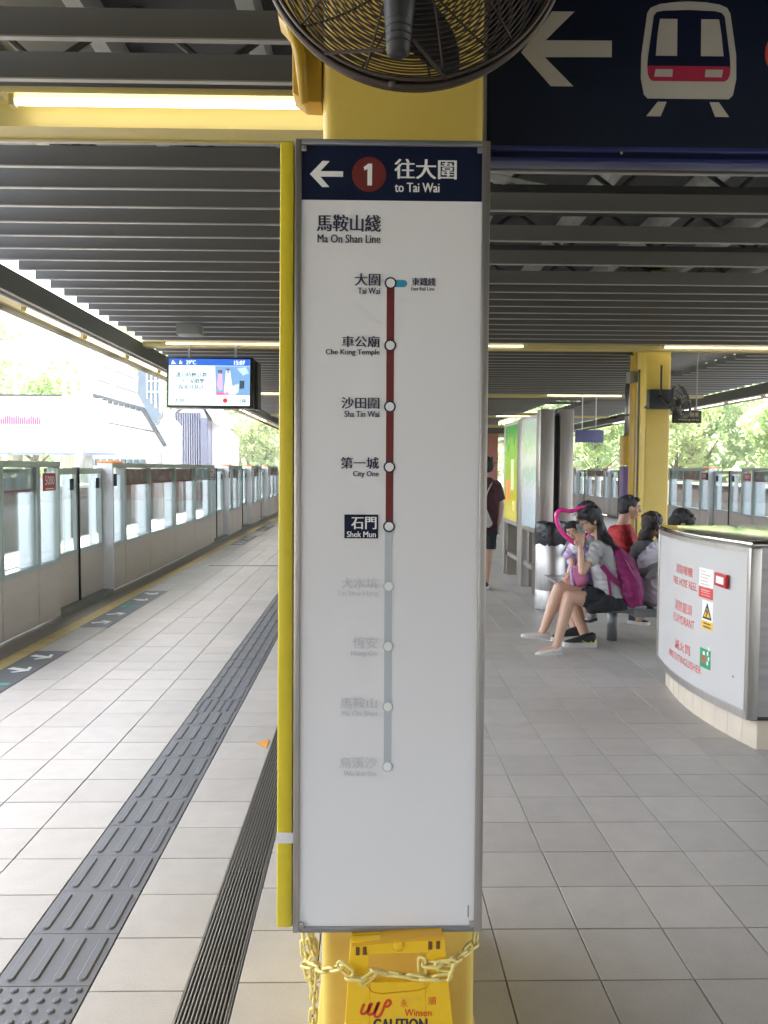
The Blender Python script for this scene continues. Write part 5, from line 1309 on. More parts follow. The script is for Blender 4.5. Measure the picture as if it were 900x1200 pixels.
def shoe(parent, heel, toe, m, sole, w=.045, h=.075, name='shoe'):
    h0, t0 = V3(heel), V3(toe); d = (t0 - h0); L = d.length; d.normalize(); up = Vector((0, 0, 1)); r_ = d.cross(up).normalized(); up = r_.cross(d)
    def P_(a, b, c): return h0 + d * a * L + r_ * b + up * c
    h0.z = max(h0.z, .004); t0.z = max(t0.z, .004)
    mb = MB()
    secs = [(P_(0, 0, h * .55), r_ * w * .55, up * h * .42), (P_(.10, 0, h * .56), r_ * w * .72, up * h * .5), (P_(.30, 0, h * .50), r_ * w * .75, up * h * .46), (P_(.5, 0, h * .42), r_ * w * .85, up * h * .36),
            (P_(.72, 0, h * .34), r_ * w * .98, up * h * .27), (P_(.9, 0, h * .28), r_ * w * .85, up * h * .2), (P_(1, 0, h * .24), r_ * w * .45, up * h * .12)]
    mb.loft(secs, 14)
    s_ = mb.build(name, m, parent, smooth=True)
    mb = MB(); ol = [(-.03, .55), (.0, .8), (.2, .98), (.45, .98), (.7, 1.16), (.88, 1.05), (.99, .7), (1.04, .15)]
    pts = [P_(a, b * w, 0) for a, b in ol] + [P_(a, -b * w, 0) for a, b in ol[::-1]]
    n = len(pts); th = up * h * .36
    mb.add([p for p in pts] + [p + th for p in pts], [tuple(range(n)), tuple(range(2 * n - 1, n - 1, -1))] + [(i, (i + 1) % n, n + (i + 1) % n, n + i) for i in range(n)])
    mb.build('sole', sole, s_)
    return s_, P_

CLGREY = mat('shirt_pale_grey', (.42, .42, .42), .8, 0, .12, 9, .5, 14)
CLBLK = mat('black_cloth', (.015, .015, .018), .8, 0, .2, 9, .5, 16)
CLRED = mat('red_cloth', (.42, .018, .020), .75, 0, .12, 7, .5, 12)
CLDG = mat('dark_grey_cloth', (.11, .115, .12), .8, 0, .12, 7, .5, 12)
CLWH = mat('white_cloth', (.60, .57, .63), .8, 0, .06, 7, .5, 12)
CLMAR = mat('maroon_cloth', (.060, .012, .018), .8, 0, .15, 7, .5, 12)
SHW = mat('shoe_white', (.62, .60, .56), .5, 0, .06, 20)
SHB = mat('shoe_black', (.02, .02, .022), .5, 0, .2, 30)
NEON = mat('neon_yellow', (.60, .80, .03), .4, 0, 0)

# ---------- woman with pony tail, facing left
W1 = empty('person', (2.13, 7.2, .41), 'seated woman with black ponytail in pale grey t-shirt holding up a phone', 'person', 'people around the bench')
hd = (1.9744, 7.22, 1.1555)
hf = (-.90, -.16, -.36)
b = MB(); fr = head(b, hd, hf)
nk = (2.0668, 7.22, 1.041)
b.seg((2.0205, 7.22, 1.1097), (2.072, 7.21, 0.9886), .047, .052)
b.loft([((2.0692, 7.2, 0.9894), (.05, 0, 0), (0, .07, 0)), ((2.0773, 7.2, 0.9286), (.075, 0, 0), (0, .155, 0)), ((2.086, 7.2, 0.8146), (.092, 0, .01), (0, .150, 0)), ((2.1181, 7.2, 0.6316), (.085, 0, 0), (0, .125, 0)), ((2.1576, 7.2, 0.4938), (.10, 0, 0), (0, .155, 0)), ((2.1737, 7.2, 0.4096), (.10, 0, 0), (0, .16, 0))])
sh = (1.9999, 7.06, 0.9122); el = (1.8513, 7.0, 0.7267); wr = (1.8365, 7.02, 0.9171)
b.limb([sh, el], [.046, .036]); b.limb([el, V3(el).lerp(V3(wr), .35), wr], [.034, .035, .023])
hand(b, wr, (-.02, .02, 1), (-1, .1, 0), .45)
sh2 = (2.0771, 7.36, 0.883); el2 = (1.9753, 7.44, 0.7032); wr2 = (1.8851, 7.34, 0.9249)
b.limb([sh2, el2, wr2], [.044, .034, .023]); hand(b, wr2, (0, -.1, 1), (-1, 0, 0), .6)
# legs: near foot planted, far leg crossed over it
nh, nkn, nan = (2.1342, 7.12, 0.4456), (1.7618, 7.08, 0.4851), (1.6454, 7.02, 0.0846)
b.limb([nh, nkn], [.088, .058]); b.limb([nkn, V3(nkn).lerp(V3(nan), .3), nan], [.056, .057, .035])
b.limb([nan, (1.6307, 7.02, 0.0473), (1.5095, 7.01, 0.0207)], [.034, .033, .022])
fh, fk, fa = (2.188, 7.3, 0.4319), (1.6903, 7.16, 0.5491), (1.546, 7.08, 0.2161)
b.limb([fh, fk], [.088, .058]); b.limb([fk, V3(fk).lerp(V3(fa), .3), fa], [.056, .058, .034])
b.limb([fa, (1.5238, 7.08, 0.1635), (1.4019, 7.07, 0.144)], [.033, .032, .022])
body1 = b.build('body', SKIN, W1, fuse=.0052, sm=4)
face(fr, body1)
def ex1(mb, P_, r_, f, u):
    mb.ell(P_(0, -.055, -.045), r_ * .060, f * .05, u * .065)
    for k in (-1, 1): mb.ell(P_(.060 * k, -.012, .012), r_ * .024, f * .055, u * .060); mb.ell(P_(.045 * k, .045, .066), r_ * .036, f * .035, u * .028)
    a, c, d, e, g = P_(0, -.070, -.055), (2.0895, 7.18, 1.0363), (2.0972, 7.14, 0.9867), (2.1448, 7.12, 0.9129), (2.1302, 7.12, 0.8604)
    mb.limb([a, c, d, e, g], [.040, .036, .046, .038, .012])
    mb.limb([P_(-.03, -.06, -.05), (2.0331, 7.1, 0.9755), (2.091, 7.09, 0.8937)], [.035, .030, .010])
hair_cap(hd, hf, 1.04, HAIR, W1, [ex1], vol=1.06)
st = MB(); rs_ = random.Random(12)
for i in range(110):
    a0_, a1_, a2_, a3_ = V3((2.0723, 7.16, 1.0455)), V3((2.0914, 7.12, 0.9884)), V3((2.1357, 7.09, 0.9158)), V3((2.144, 7.09, 0.8409))
    j = lambda s_: Vector((rs_.uniform(-s_, s_), rs_.uniform(-s_, s_ * .4), rs_.uniform(-s_, s_)))
    st.tube([a0_ + j(.028), a1_ + j(.045), a2_ + j(.040), a3_ + j(.035)], [.0022, .002, .0016, .0006], 4, caps=False)
for i in range(40):
    P_ = fr[0]; sx = rs_.uniform(-.06, .06)
    st.tube([P_(sx, -.02, .122), P_(sx * 1.1 + .004, .05, .105), P_(sx * 1.25, .085 + rs_.uniform(-.01, .008), .055), P_(sx * 1.35, .082, .03 + rs_.uniform(-.012, .01))], [.002, .002, .0016, .0006], 4, caps=False)
st.build('loose_hair', HAIR, W1)
MB().lathe([(.032, -.012), (.036, 0), (.032, .012)], (2.0657, 7.19, 1.0508), 14).build('hair_tie', CLBLK, W1, smooth=True)
# glasses
P_, r_, f_, u_, s__ = fr
g_ = MB()
for k in (-1, 1): g_.tube([P_(.031 * k + .019 * math.cos(t), .096, .002 + .015 * math.sin(t)) for t in [i * .52 for i in range(12)]], .0018, 5, True); g_.tube([P_(.050 * k, .094, .006), P_(.076 * k, .0, .008)], .0018, 5)
g_.tube([P_(-.012, .097, .004), P_(.012, .097, .004)], .0018, 5); g_.build('glasses', CLBLK, W1)
t = MB(); t.loft([((2.0617, 7.2, 0.9781), (.070, 0, .012), (0, .095, 0)), ((2.0696, 7.2, 0.9439), (.088, 0, 0), (0, .165, 0)), ((2.0779, 7.2, 0.8679), (.104, 0, 0), (0, .170, 0)), ((2.094, 7.2, 0.7689), (.106, 0, .01), (0, .158, 0)), ((2.1181, 7.2, 0.6316), (.108, 0, .01), (0, .148, 0)), ((2.1344, 7.2, 0.5246), (.122, 0, 0), (0, .168, 0)), ((2.1464, 7.2, 0.4633), (.125, 0, .01), (0, .175, 0))])
t.limb([(2.0101, 7.07, 0.9261), (1.9043, 7.02, 0.7906)], [.062, .060], flat=True); t.ball((2.0101, 7.07, 0.9261), .062)
t.limb([(2.0791, 7.34, 0.9004), (2.0166, 7.42, 0.7602)], [.062, .060], flat=True); t.ball((2.0791, 7.34, 0.9004), .062)
t.build('shirt', CLGREY, W1, fuse=.0062, sm=3)
t = MB(); t.loft([((2.1345, 7.2, 0.5169), (.112, 0, 0), (0, .160, 0)), ((2.1581, 7.2, 0.4403), (.135, 0, 0), (0, .190, 0)), ((2.1663, 7.2, 0.3828), (.135, 0, 0), (0, .190, 0))])
t.limb([(2.119, 7.12, 0.4533), (1.887, 7.1, 0.4885)], [.102, .092], flat=True); t.limb([(2.1695, 7.29, 0.4414), (1.9393, 7.24, 0.5049)], [.098, .090], flat=True)
t.limb([(2.0864, 7.06, 0.4406), (1.9492, 7.05, 0.3984)], [.085, .05]); t.ball((2.1341, 7.12, 0.4532), .10); t.ball((2.1821, 7.28, 0.4274), .10)
t.build('shorts', CLBLK, W1, fuse=.0065, sm=3)
for h_, t_ in (((1.6906, 7.02, 0.0017), (1.463, 7.0, -0.014)), ((1.5916, 7.08, 0.1138), (1.3495, 7.07, 0.1407))):
    s_, F_ = shoe(W1, h_, t_, SHW, SHW, .042, .062, 'flat_shoe')
    for q in range(5): MB().ell(F_(.14 + .13 * q, -.034 if 1 else 0, .020), (.008, 0, .002), (0, .004, 0), (0, 0, .006), 8, 6).build('cutout', mat('shoe_taupe', (.30, .26, .22), .6), s_)
ph = empty('phone', (1.8044, 7.0, 1.0593), 'mobile phone in a dark patterned case held up by the ponytail woman', 'phone')
c_ = V3((1.8496, 7.06, 1.0619)); d_ = Vector((.26, .0, -1)).normalized(); w_ = Vector((-.55, .8, -.12)).normalized(); n_ = d_.cross(w_).normalized()
mb = MB(); mb.add([c_ + d_ * a * .070 + w_ * b2 * .036 + n_ * e * .005 for a in (-1, 1) for b2 in (-1, 1) for e in (-1, 1)], [(0, 1, 3, 2), (4, 6, 7, 5), (0, 4, 5, 1), (2, 3, 7, 6), (0, 2, 6, 4), (1, 5, 7, 3)])
mb.build('case', mat('phone_case', (.10, .11, .10), .35, 0, .9, 60), ph, bevel=.003)

# backpack worn by the woman
BPK = mat('backpack_magenta', (.24, .012, .11), .6, 0, .2, 8, .5, 18)
bp = empty('backpack', (2.2877, 7.15, 0.4168), 'magenta backpack on the back of the ponytail woman', 'backpack')
mb = MB()
mb.loft([((2.1323, 7.18, 0.9301), (.03, 0, .02), (0, .07, 0)), ((2.1707, 7.18, 0.8844), (.06, 0, .03), (0, .12, 0)), ((2.2401, 7.18, 0.7777), (.095, 0, .045), (0, .14, 0)), ((2.2948, 7.18, 0.6405), (.115, 0, .03), (0, .15, 0)), ((2.3153, 7.18, 0.5108), (.125, 0, .0), (0, .15, 0)), ((2.3123, 7.18, 0.4269), (.11, 0, -.02), (0, .14, 0)), ((2.3013, 7.18, 0.3889), (.07, 0, -.02), (0, .11, 0))], 24)
bk = mb.build('bag', BPK, bp, fuse=.008, sm=4)
mb = MB(); mb.loft([((2.2741, 7.07, 0.7075), (.05, 0, .02), (0, .03, 0)), ((2.3095, 7.06, 0.6037), (.07, 0, .01), (0, .06, 0)), ((2.3214, 7.07, 0.4971), (.06, 0, 0), (0, .05, 0))]); mb.build('front_pocket', BPK, bp, fuse=.007, sm=4)
MB().tube([(2.1628, 7.08, 0.9017), (2.2469, 7.035, 0.8088), (2.329, 7.03, 0.6524), (2.3521, 7.05, 0.5149)], .0035, 6).build('zip', mat('zip_pink', (.45, .10, .28), .4), bp)
def strap(pts, wd, m=BPK, par=None, th=.006):
    mb = MB(); P2 = [V3(p) for p in pts]; vs = []
    for i, p in enumerate(P2):
        t_ = (P2[min(i + 1, len(P2) - 1)] - P2[max(i - 1, 0)]).normalized(); s2 = t_.cross(Vector((0, -1, 0))).normalized()
        vs += [p + s2 * wd, p - s2 * wd, p + s2 * wd + Vector((0, th, 0)), p - s2 * wd + Vector((0, th, 0))]
    fs = []
    for i in range(len(P2) - 1):
        a = i * 4; fs += [(a, a + 1, a + 5, a + 4), (a + 2, a + 6, a + 7, a + 3), (a, a + 4, a + 6, a + 2), (a + 1, a + 3, a + 7, a + 5)]
    fs += [(0, 2, 3, 1), (len(vs) - 4, len(vs) - 3, len(vs) - 1, len(vs) - 2)]
    return mb.add(vs, fs).build('strap', m, par)
strap([(2.0313, 7.035, 0.7694), (2.0871, 7.02, 0.7002), (2.1502, 7.03, 0.6389), (2.2197, 7.06, 0.5894)], .022, par=bp)
strap([(2.1236, 7.1, 0.93), (2.1508, 7.04, 0.8833), (2.2112, 7.04, 0.8085)], .024, par=bp)
strap([(2.085, 7.025, 0.6847), (2.0993, 7.02, 0.5885), (2.1187, 7.03, 0.4302)], .012, par=bp)

# ---------- adult behind her with the child on the lap
W2 = empty('person', (2.1, 7.62, .41), 'adult in black shorts and dark sneakers half hidden behind the ponytail woman', 'person', 'people around the bench')
b = MB(); h2 = (2.07, 7.72, 1.1736); f2_ = (-.95, -.1, -.3)
fr = head(b, h2, f2_)
b.seg((2.1193, 7.72, 1.1166), (2.1637, 7.7, 0.9879), .048, .055)
b.loft([((2.1718, 7.7, 0.9878), (.05, 0, 0), (0, .07, 0)), ((2.1887, 7.7, 0.9228), (.08, 0, 0), (0, .17, 0)), ((2.2066, 7.7, 0.7358), (.10, 0, 0), (0, .16, 0)), ((2.2418, 7.7, 0.4502), (.11, 0, 0), (0, .16, 0))])
b.limb([(2.1171, 7.56, 0.9114), (1.9882, 7.52, 0.7334), (1.8522, 7.45, 0.6636)], [.046, .037, .024]); hand(b, (1.8522, 7.45, 0.6636), (-.55, -.1, -.8), (0, -1, 0), .5)
b.limb([(2.2011, 7.86, 0.8924), (2.0919, 7.88, 0.6752), (1.9309, 7.7, 0.5994)], [.046, .037, .024]); hand(b, (1.9309, 7.7, 0.5994), (-.5, -.2, -.8), (0, 1, 0), .5)
b.limb([(2.1826, 7.55, 0.4247), (1.8978, 7.5, 0.4505)], [.09, .062]); b.limb([(1.8978, 7.5, 0.4505), (1.9255, 7.48, 0.3104), (2.0038, 7.38, 0.0438)], [.060, .062, .038])
b.limb([(2.2692, 7.85, 0.3946), (1.8745, 7.8, 0.4384)], [.09, .062]); b.limb([(1.8745, 7.8, 0.4384), (1.9292, 7.75, 0.2809), (1.9713, 7.62, 0.0591)], [.058, .060, .036])
body2 = b.build('body', SKIN2, W2, fuse=.006, sm=4); face(fr, body2)
hair_cap(h2, f2_, 1.04, HAIR, W2, [lambda mb, P_, r_, f, u: (mb.ell(P_(0, -.06, -.06), r_ * .075, f * .05, u * .10), mb.ell(P_(0, .055, .075), r_ * .055, f * .04, u * .02))], vol=1.08)
t = MB(); t.loft([((2.1719, 7.7, 0.9797), (.07, 0, 0), (0, .09, 0)), ((2.1887, 7.7, 0.9228), (.095, 0, 0), (0, .18, 0)), ((2.2066, 7.7, 0.7358), (.115, 0, 0), (0, .175, 0)), ((2.2424, 7.7, 0.3848), (.13, 0, 0), (0, .18, 0))])
t.limb([(2.1171, 7.56, 0.9114), (2.0329, 7.54, 0.7945)], [.062, .058], flat=True); t.limb([(2.1956, 7.84, 0.8859), (2.1191, 7.86, 0.7603)], [.062, .058], flat=True); t.build('shirt', CLDG, W2, fuse=.007, sm=3)
t = MB(); t.loft([((2.2335, 7.7, 0.4666), (.13, 0, 0), (0, .18, 0)), ((2.243, 7.7, 0.3194), (.14, 0, 0), (0, .2, 0))])
t.limb([(2.1826, 7.55, 0.4247), (1.9296, 7.5, 0.4503)], [.105, .080], flat=True); t.limb([(2.2692, 7.85, 0.3946), (1.8909, 7.8, 0.4465)], [.105, .078], flat=True); t.build('shorts', CLBLK, W2, fuse=.007, sm=3)
s_, F_ = shoe(W2, (2.0605, 7.3, -0.0337), (1.7734, 7.3, -0.0349), SHB, SHW, .048, .125, 'sneaker')
MB().ell(F_(.02, 0, .045), (.018, 0, 0), (0, .036, 0), (0, 0, .040)).build('heel_patch', NEON, s_, smooth=True)
MB().tube([F_(.14, -.035, .055), F_(.24, -.036, .035), F_(.46, -.038, .06)], .0045, 6).build('side_stripe', NEON, s_)
for q in range(4): MB().tube([F_(.36 + .07 * q, -.028, .083 - .010 * q), F_(.37 + .07 * q, .02, .085 - .010 * q)], .0035, 5).build('lace', NEON, s_)
MB().box(F_(.0, 0, 0).x - .10, F_(0, 0, 0).x - .02, F_(0, 0, 0).y - .0385, F_(0, 0, 0).y + .03, F_(0, 0, 0).z + .001, F_(0, 0, 0).z + .012).build('sole_insert', NEON, s_)
s_, F_ = shoe(W2, (1.999, 7.6, -0.0183), (1.7203, 7.58, -0.0277), SHB, SHW, .048, .12, 'sneaker')
MB().loft([(F_(.12, 0, .035), (0, .030, 0), (0, 0, .022)), (F_(.5, 0, .032), (0, .040, 0), (0, 0, .020))], 14).build('white_side', SHW, s_, smooth=True)

# ---------- child
CH = empty('person', (1.95, 7.45, .5), 'smiling small child in lilac dress sitting on a lap behind the heart balloon', 'person', 'people around the bench')
b = MB(); hc = (1.8494, 7.34, 1.0411); fc = (-.42, -.86, -.16)
fr = head(b, hc, fc, .80, up=(-.22, 0, 1))
b.seg((1.8871, 7.38, 0.9835), (1.9005, 7.4, 0.9194), .030, .034)
b.loft([((1.9004, 7.4, 0.9272), (.045, .02, 0), (-.01, .05, 0)), ((1.9086, 7.4, 0.8803), (.085, .0, 0), (0, .06, 0)), ((1.9224, 7.42, 0.7687), (.085, .0, 0), (0, .065, 0)), ((1.9552, 7.45, 0.584), (.09, 0, 0), (0, .075, 0))])
b.limb([(1.8285, 7.36, 0.8692), (1.8376, 7.3, 0.744), (1.7937, 7.26, 0.6568)], [.030, .026, .018]); hand(b, (1.7937, 7.26, 0.6568), (-.10, -.1, -1), (1, 0, 0), .35, .75)
b.limb([(1.9791, 7.4, 0.8642), (1.907, 7.3, 0.7435), (1.828, 7.26, 0.6873)], [.030, .026, .018]); hand(b, (1.828, 7.26, 0.6873), (-.5, -.1, -.8), (0, -.3, 1), .4, .75)
b.limb([(1.971, 7.42, 0.5721), (1.8779, 7.3, 0.5119), (1.972, 7.3, 0.3406)], [.048, .036, .024]); b.limb([(2.0028, 7.48, 0.5637), (2.0026, 7.36, 0.4865), (2.03, 7.34, 0.2865)], [.048, .036, .024])
body3 = b.build('body', mat('skin_child', (.68, .43, .32), .5, 0, .05, 12), CH, fuse=.0045, sm=3); face(fr, body3)
def ex3(mb, P_, r_, f, u):
    mb.ell(P_(0, .040, .078), r_ * .066, f * .040, u * .020)
    for k in (-1, 1): mb.ell(P_(.076 * k, .00, .015), r_ * .014, f * .035, u * .05); mb.ell(P_(.085 * k, -.03, -.03), r_ * .03, f * .03, u * .06)
hair_cap(hc, fc, .83, HAIR, CH, [ex3], up=(-.22, 0, 1), vox=.005)
LIL = mat('lilac_cloth', (.48, .38, .66), .75, 0, .35, 26, .5, 14)
t = MB(); t.loft([((1.8965, 7.4, 0.9272), (.060, 0, 0), (0, .055, 0)), ((1.906, 7.39, 0.8813), (.098, 0, 0), (0, .072, 0)), ((1.9198, 7.41, 0.7698), (.096, 0, 0), (0, .078, 0)), ((1.947, 7.42, 0.6352), (.115, 0, 0), (0, .10, 0)), ((1.9557, 7.42, 0.5251), (.14, 0, 0), (0, .13, 0))])
t.build('dress', LIL, CH, fuse=.006, sm=3)
for p in ((1.816, 7.34, 0.8325), (1.9817, 7.38, 0.8428)): MB().ell(p, (.050, 0, .006), (0, .048, 0), (-.006, 0, .042), 16, 10).build('puff_sleeve', mat('lilac_sleeve', (.55, .42, .72), .7, 0, .2, 20, .8, 12), CH, smooth=True)
MB().loft([((1.8615, 7.37, 0.9534), (.02, 0, .01), (0, .04, 0)), ((1.8698, 7.31, 0.9046), (.050, 0, .01), (0, .03, 0)), ((1.8754, 7.3, 0.8516), (.03, 0, 0), (0, .02, 0))]).build('bib', mat('white_blue_cloth', (.62, .66, .72), .7, 0, .3, 30), CH, smooth=True)
s_, F_ = shoe(CH, (2.0665, 7.33, 0.2412), (1.9676, 7.28, 0.2279), mat('sandal_silver', (.45, .38, .38), .4, .3, .4, 40), SHB, .036, .07, 'sandal')
pb = empty('child_bag', (1.8745, 7.2, 0.5953), 'small pink and lilac bag on the lap of the child', 'bag')
MB().loft([((1.8633, 7.22, 0.7454), (.03, 0, 0), (0, .03, 0)), ((1.866, 7.2, 0.7173), (.060, 0, 0), (0, .05, 0)), ((1.8779, 7.2, 0.6486), (.074, 0, 0), (0, .06, 0)), ((1.8822, 7.2, 0.5876), (.062, 0, 0), (0, .055, 0)), ((1.8824, 7.2, 0.5685), (.03, 0, 0), (0, .03, 0))]).build('pouch', mat('bag_pink', (.70, .22, .42), .6, 0, .2, 14), pb, smooth=True)
MB().tube([(1.8025, 7.16, 0.7453), (1.7929, 7.15, 0.6709), (1.8264, 7.16, 0.5784)], .012, 8).build('trim', LIL, pb, smooth=True)

# balloon
bl = MB(); pts = [V3(p) for p in [(1.9582, 7.22, 1.2807), (1.9179, 7.24, 1.2725), (1.8774, 7.26, 1.2566), (1.8304, 7.27, 1.2335), (1.7922, 7.27, 1.2269), (1.7462, 7.27, 1.244), (1.708, 7.27, 1.2381), (1.6829, 7.27, 1.2077), (1.6801, 7.27, 1.162), (1.6973, 7.27, 1.1084), (1.7283, 7.27, 1.0547), (1.7669, 7.27, 1.0086), (1.8132, 7.27, 0.9662), (1.8543, 7.28, 0.9382)]]
rs = [.006, .012, .017, .019, .018, .020, .021, .021, .021, .021, .021, .021, .020, .018]
for _ in range(2):
    np_, nr = [pts[0]], [rs[0]]
    for i in range(len(pts) - 1): np_ += [pts[i].lerp(pts[i + 1], .25), pts[i].lerp(pts[i + 1], .75)]; nr += [rs[i] * .75 + rs[i + 1] * .25, rs[i] * .25 + rs[i + 1] * .75]
    pts, rs = np_ + [pts[-1]], nr + [rs[-1]]
bl.tube(pts, rs, 14)
q = [V3(p) for p in [(1.8543, 7.28, 0.9382), (1.9261, 7.32, 0.9573), (2.009, 7.4, 1.0278), (2.0531, 7.45, 1.1334), (2.0308, 7.4, 1.2221), (1.9799, 7.3, 1.2733)]]
bl.tube(q, [.018, .02, .02, .02, .016, .008], 12)
BL = bl.build('balloon', mat('balloon_pink', (.78, .035, .30), .22, 0, .02, coat=.5), smooth=True)
tag(BL, 'long pink twisted balloon bent into a heart in front of the child', 'balloon')

# ---------- man in red, facing right
M1 = empty('person', (2.75, 8.15, .41), 'man with short black hair in red t-shirt seated facing right', 'person', 'people around the bench')
b = MB(); h = (2.623, 8.15, 1.2243); f_ = (.93, -.12, -.10)
fr = head(b, h, f_, 1.06)
b.seg((2.5892, 8.15, 1.1731), (2.5518, 8.15, 1.0448), .058, .064)
b.loft([((2.5475, 8.15, 1.0448), (.06, 0, 0), (0, .08, 0)), ((2.5481, 8.15, 0.9848), (.09, 0, 0), (0, .19, 0)), ((2.5671, 8.15, 0.8128), (.12, 0, 0), (0, .18, 0)), ((2.5866, 8.15, 0.5973), (.12, 0, 0), (0, .17, 0)), ((2.6325, 8.15, 0.3463), (.12, 0, 0), (0, .17, 0))])
b.limb([(2.5112, 7.95, 0.9578), (2.5579, 7.93, 0.7079), (2.736, 7.98, 0.5913)], [.055, .045, .030]); hand(b, (2.736, 7.98, 0.5913), (1, .2, -.1), (0, 0, 1), .5, 1.05)
b.limb([(2.6376, 8.35, 0.9255), (2.7031, 8.38, 0.6573), (2.8458, 8.3, 0.5509)], [.055, .045, .030]); hand(b, (2.8458, 8.3, 0.5509), (1, -.2, -.1), (0, 0, 1), .5, 1.05)
b.limb([(2.5999, 8.05, 0.3959), (2.9404, 8.0, 0.4176)], [.09, .065]); b.limb([(2.9404, 8.0, 0.4176), (2.7896, 8.3, 0.0751)], [.06, .038])
b.limb([(2.6709, 8.27, 0.363), (3.0948, 8.3, 0.3729)], [.09, .065]); b.limb([(3.0948, 8.3, 0.3729), (3.0918, 8.4, 0.0276)], [.06, .038])
body4 = b.build('body', SKIN2, M1, fuse=.006, sm=4); face(fr, body4)
hair_cap(h, f_, 1.08, HAIR, M1, [lambda mb, P_, r_, f, u: (mb.ell(P_(0, .052, .082), r_ * .058, f * .035, u * .024), mb.ell(P_(0, -.07, -.02), r_ * .06, f * .025, u * .05))], vol=1.0)
t = MB(); t.loft([((2.5559, 8.15, 1.0576), (.075, 0, .01), (0, .10, 0)), ((2.5391, 8.15, 1.0192), (.10, 0, 0), (0, .19, 0)), ((2.5486, 8.15, 0.9333), (.135, 0, 0), (0, .22, 0)), ((2.5589, 8.15, 0.7698), (.148, 0, 0), (0, .205, 0)), ((2.5783, 8.15, 0.5715), (.145, 0, 0), (0, .20, 0)), ((2.6331, 8.15, 0.2944), (.14, 0, 0), (0, .195, 0))])
t.limb([(2.5109, 7.95, 0.983), (2.5538, 7.92, 0.7928)], [.082, .070], flat=True); t.ball((2.5109, 7.95, 0.983), .080); t.limb([(2.6373, 8.35, 0.9519), (2.7021, 8.38, 0.7459)], [.082, .070], flat=True); t.build('t_shirt', CLRED, M1, fuse=.007, sm=3)
t = MB(); t.limb([(2.5999, 8.05, 0.3959), (2.8724, 8.0, 0.4181)], [.11, .085], flat=True); t.limb([(2.6709, 8.27, 0.363), (3.0154, 8.3, 0.3735)], [.11, .085], flat=True); t.ball((2.6323, 8.15, 0.3723), .14); t.build('shorts', CLBLK, M1, fuse=.008, sm=3)
shoe(M1, (2.7327, 8.45, 0.0035), (2.9138, 8.35, -0.0017), SHB, SHW, .048, .09, 'sneaker')
shoe(M1, (3.0458, 8.42, -0.0116), (3.2405, 8.32, -0.0123), SHB, SHW, .048, .09, 'sneaker')

# ---------- woman with curly brown hair
C1 = empty('person', (2.85, 7.75, .41), 'person with wavy dark brown hair in grey top seated beside the man in red', 'person', 'people around the bench')
b = MB(); h = (2.715, 7.72, 1.0804); f_ = (.95, .12, -.15)
fr = head(b, h, f_)
b.seg((2.6829, 7.72, 1.0318), (2.6434, 7.72, 0.9181), .046, .052)
b.loft([((2.6433, 7.72, 0.9262), (.05, 0, 0), (0, .07, 0)), ((2.6358, 7.72, 0.8692), (.08, 0, 0), (0, .16, 0)), ((2.6461, 7.72, 0.6896), (.10, 0, 0), (0, .15, 0)), ((2.6746, 7.72, 0.3618), (.11, 0, 0), (0, .16, 0))])
b.limb([(2.6042, 7.58, 0.8664), (2.6367, 7.55, 0.6453), (2.8324, 7.6, 0.5813)], [.044, .035, .024]); hand(b, (2.8324, 7.6, 0.5813), (1, 0, 0), (0, 0, 1), .4)
b.limb([(2.6502, 7.65, 0.3893), (2.9638, 7.62, 0.4076)], [.085, .06]); b.limb([(2.9638, 7.62, 0.4076), (3.0024, 7.75, 0.0652)], [.055, .035])
b.limb([(2.7091, 7.82, 0.3624), (3.0699, 7.85, 0.3715)], [.085, .06]); b.limb([(3.0699, 7.85, 0.3715), (3.0968, 7.95, 0.0255)], [.055, .035])
body5 = b.build('body', SKIN, C1, fuse=.006, sm=4); face(fr, body5)
def ex5(mb, P_, r_, f, u):
    rr_ = random.Random(5)
    for i in range(70):
        a = rr_.uniform(.6, 5.7); z = rr_.uniform(-.16, .07)
        wv = .010 * math.sin(i)
        p = P_(math.sin(a) * (.080 + wv), math.cos(a) * (.080 + wv) - .015, z)
        mb.seg(p, p - u * rr_.uniform(.02, .05) + r_ * rr_.uniform(-.012, .012), rr_.uniform(.014, .022), .008, 8)
    mb.ell(P_(0, -.05, -.09), r_ * .085, f * .065, u * .09)
hair_cap(h, f_, 1.05, HAIRB, C1, [ex5], vol=1.06, vox=.0055)
t = MB(); t.loft([((2.6432, 7.72, 0.9344), (.06, 0, 0), (0, .09, 0)), ((2.6275, 7.72, 0.8774), (.10, 0, 0), (0, .18, 0)), ((2.6288, 7.72, 0.7714), (.125, 0, 0), (0, .175, 0)), ((2.6471, 7.72, 0.6078), (.125, 0, 0), (0, .165, 0)), ((2.6752, 7.72, 0.3125), (.14, 0, 0), (0, .18, 0))])
t.limb([(2.5928, 7.57, 0.8674), (2.6328, 7.54, 0.6785)], [.062, .05], flat=True); t.ball((2.5928, 7.57, 0.8674), .062); t.build('top', CLDG, C1, fuse=.007, sm=3)
t = MB(); t.limb([(2.6502, 7.65, 0.3893), (2.9474, 7.62, 0.4159)], [.10, .078]); t.limb([(2.7091, 7.82, 0.3624), (3.0531, 7.85, 0.38)], [.10, .078]); t.build('trousers', CLBLK, C1, fuse=.008, sm=3)
for y in (7.75, 7.95): shoe(C1, (3.02, y, .0), (3.26, y, .0), SHB, SHW, .042, .085, 'sneaker')

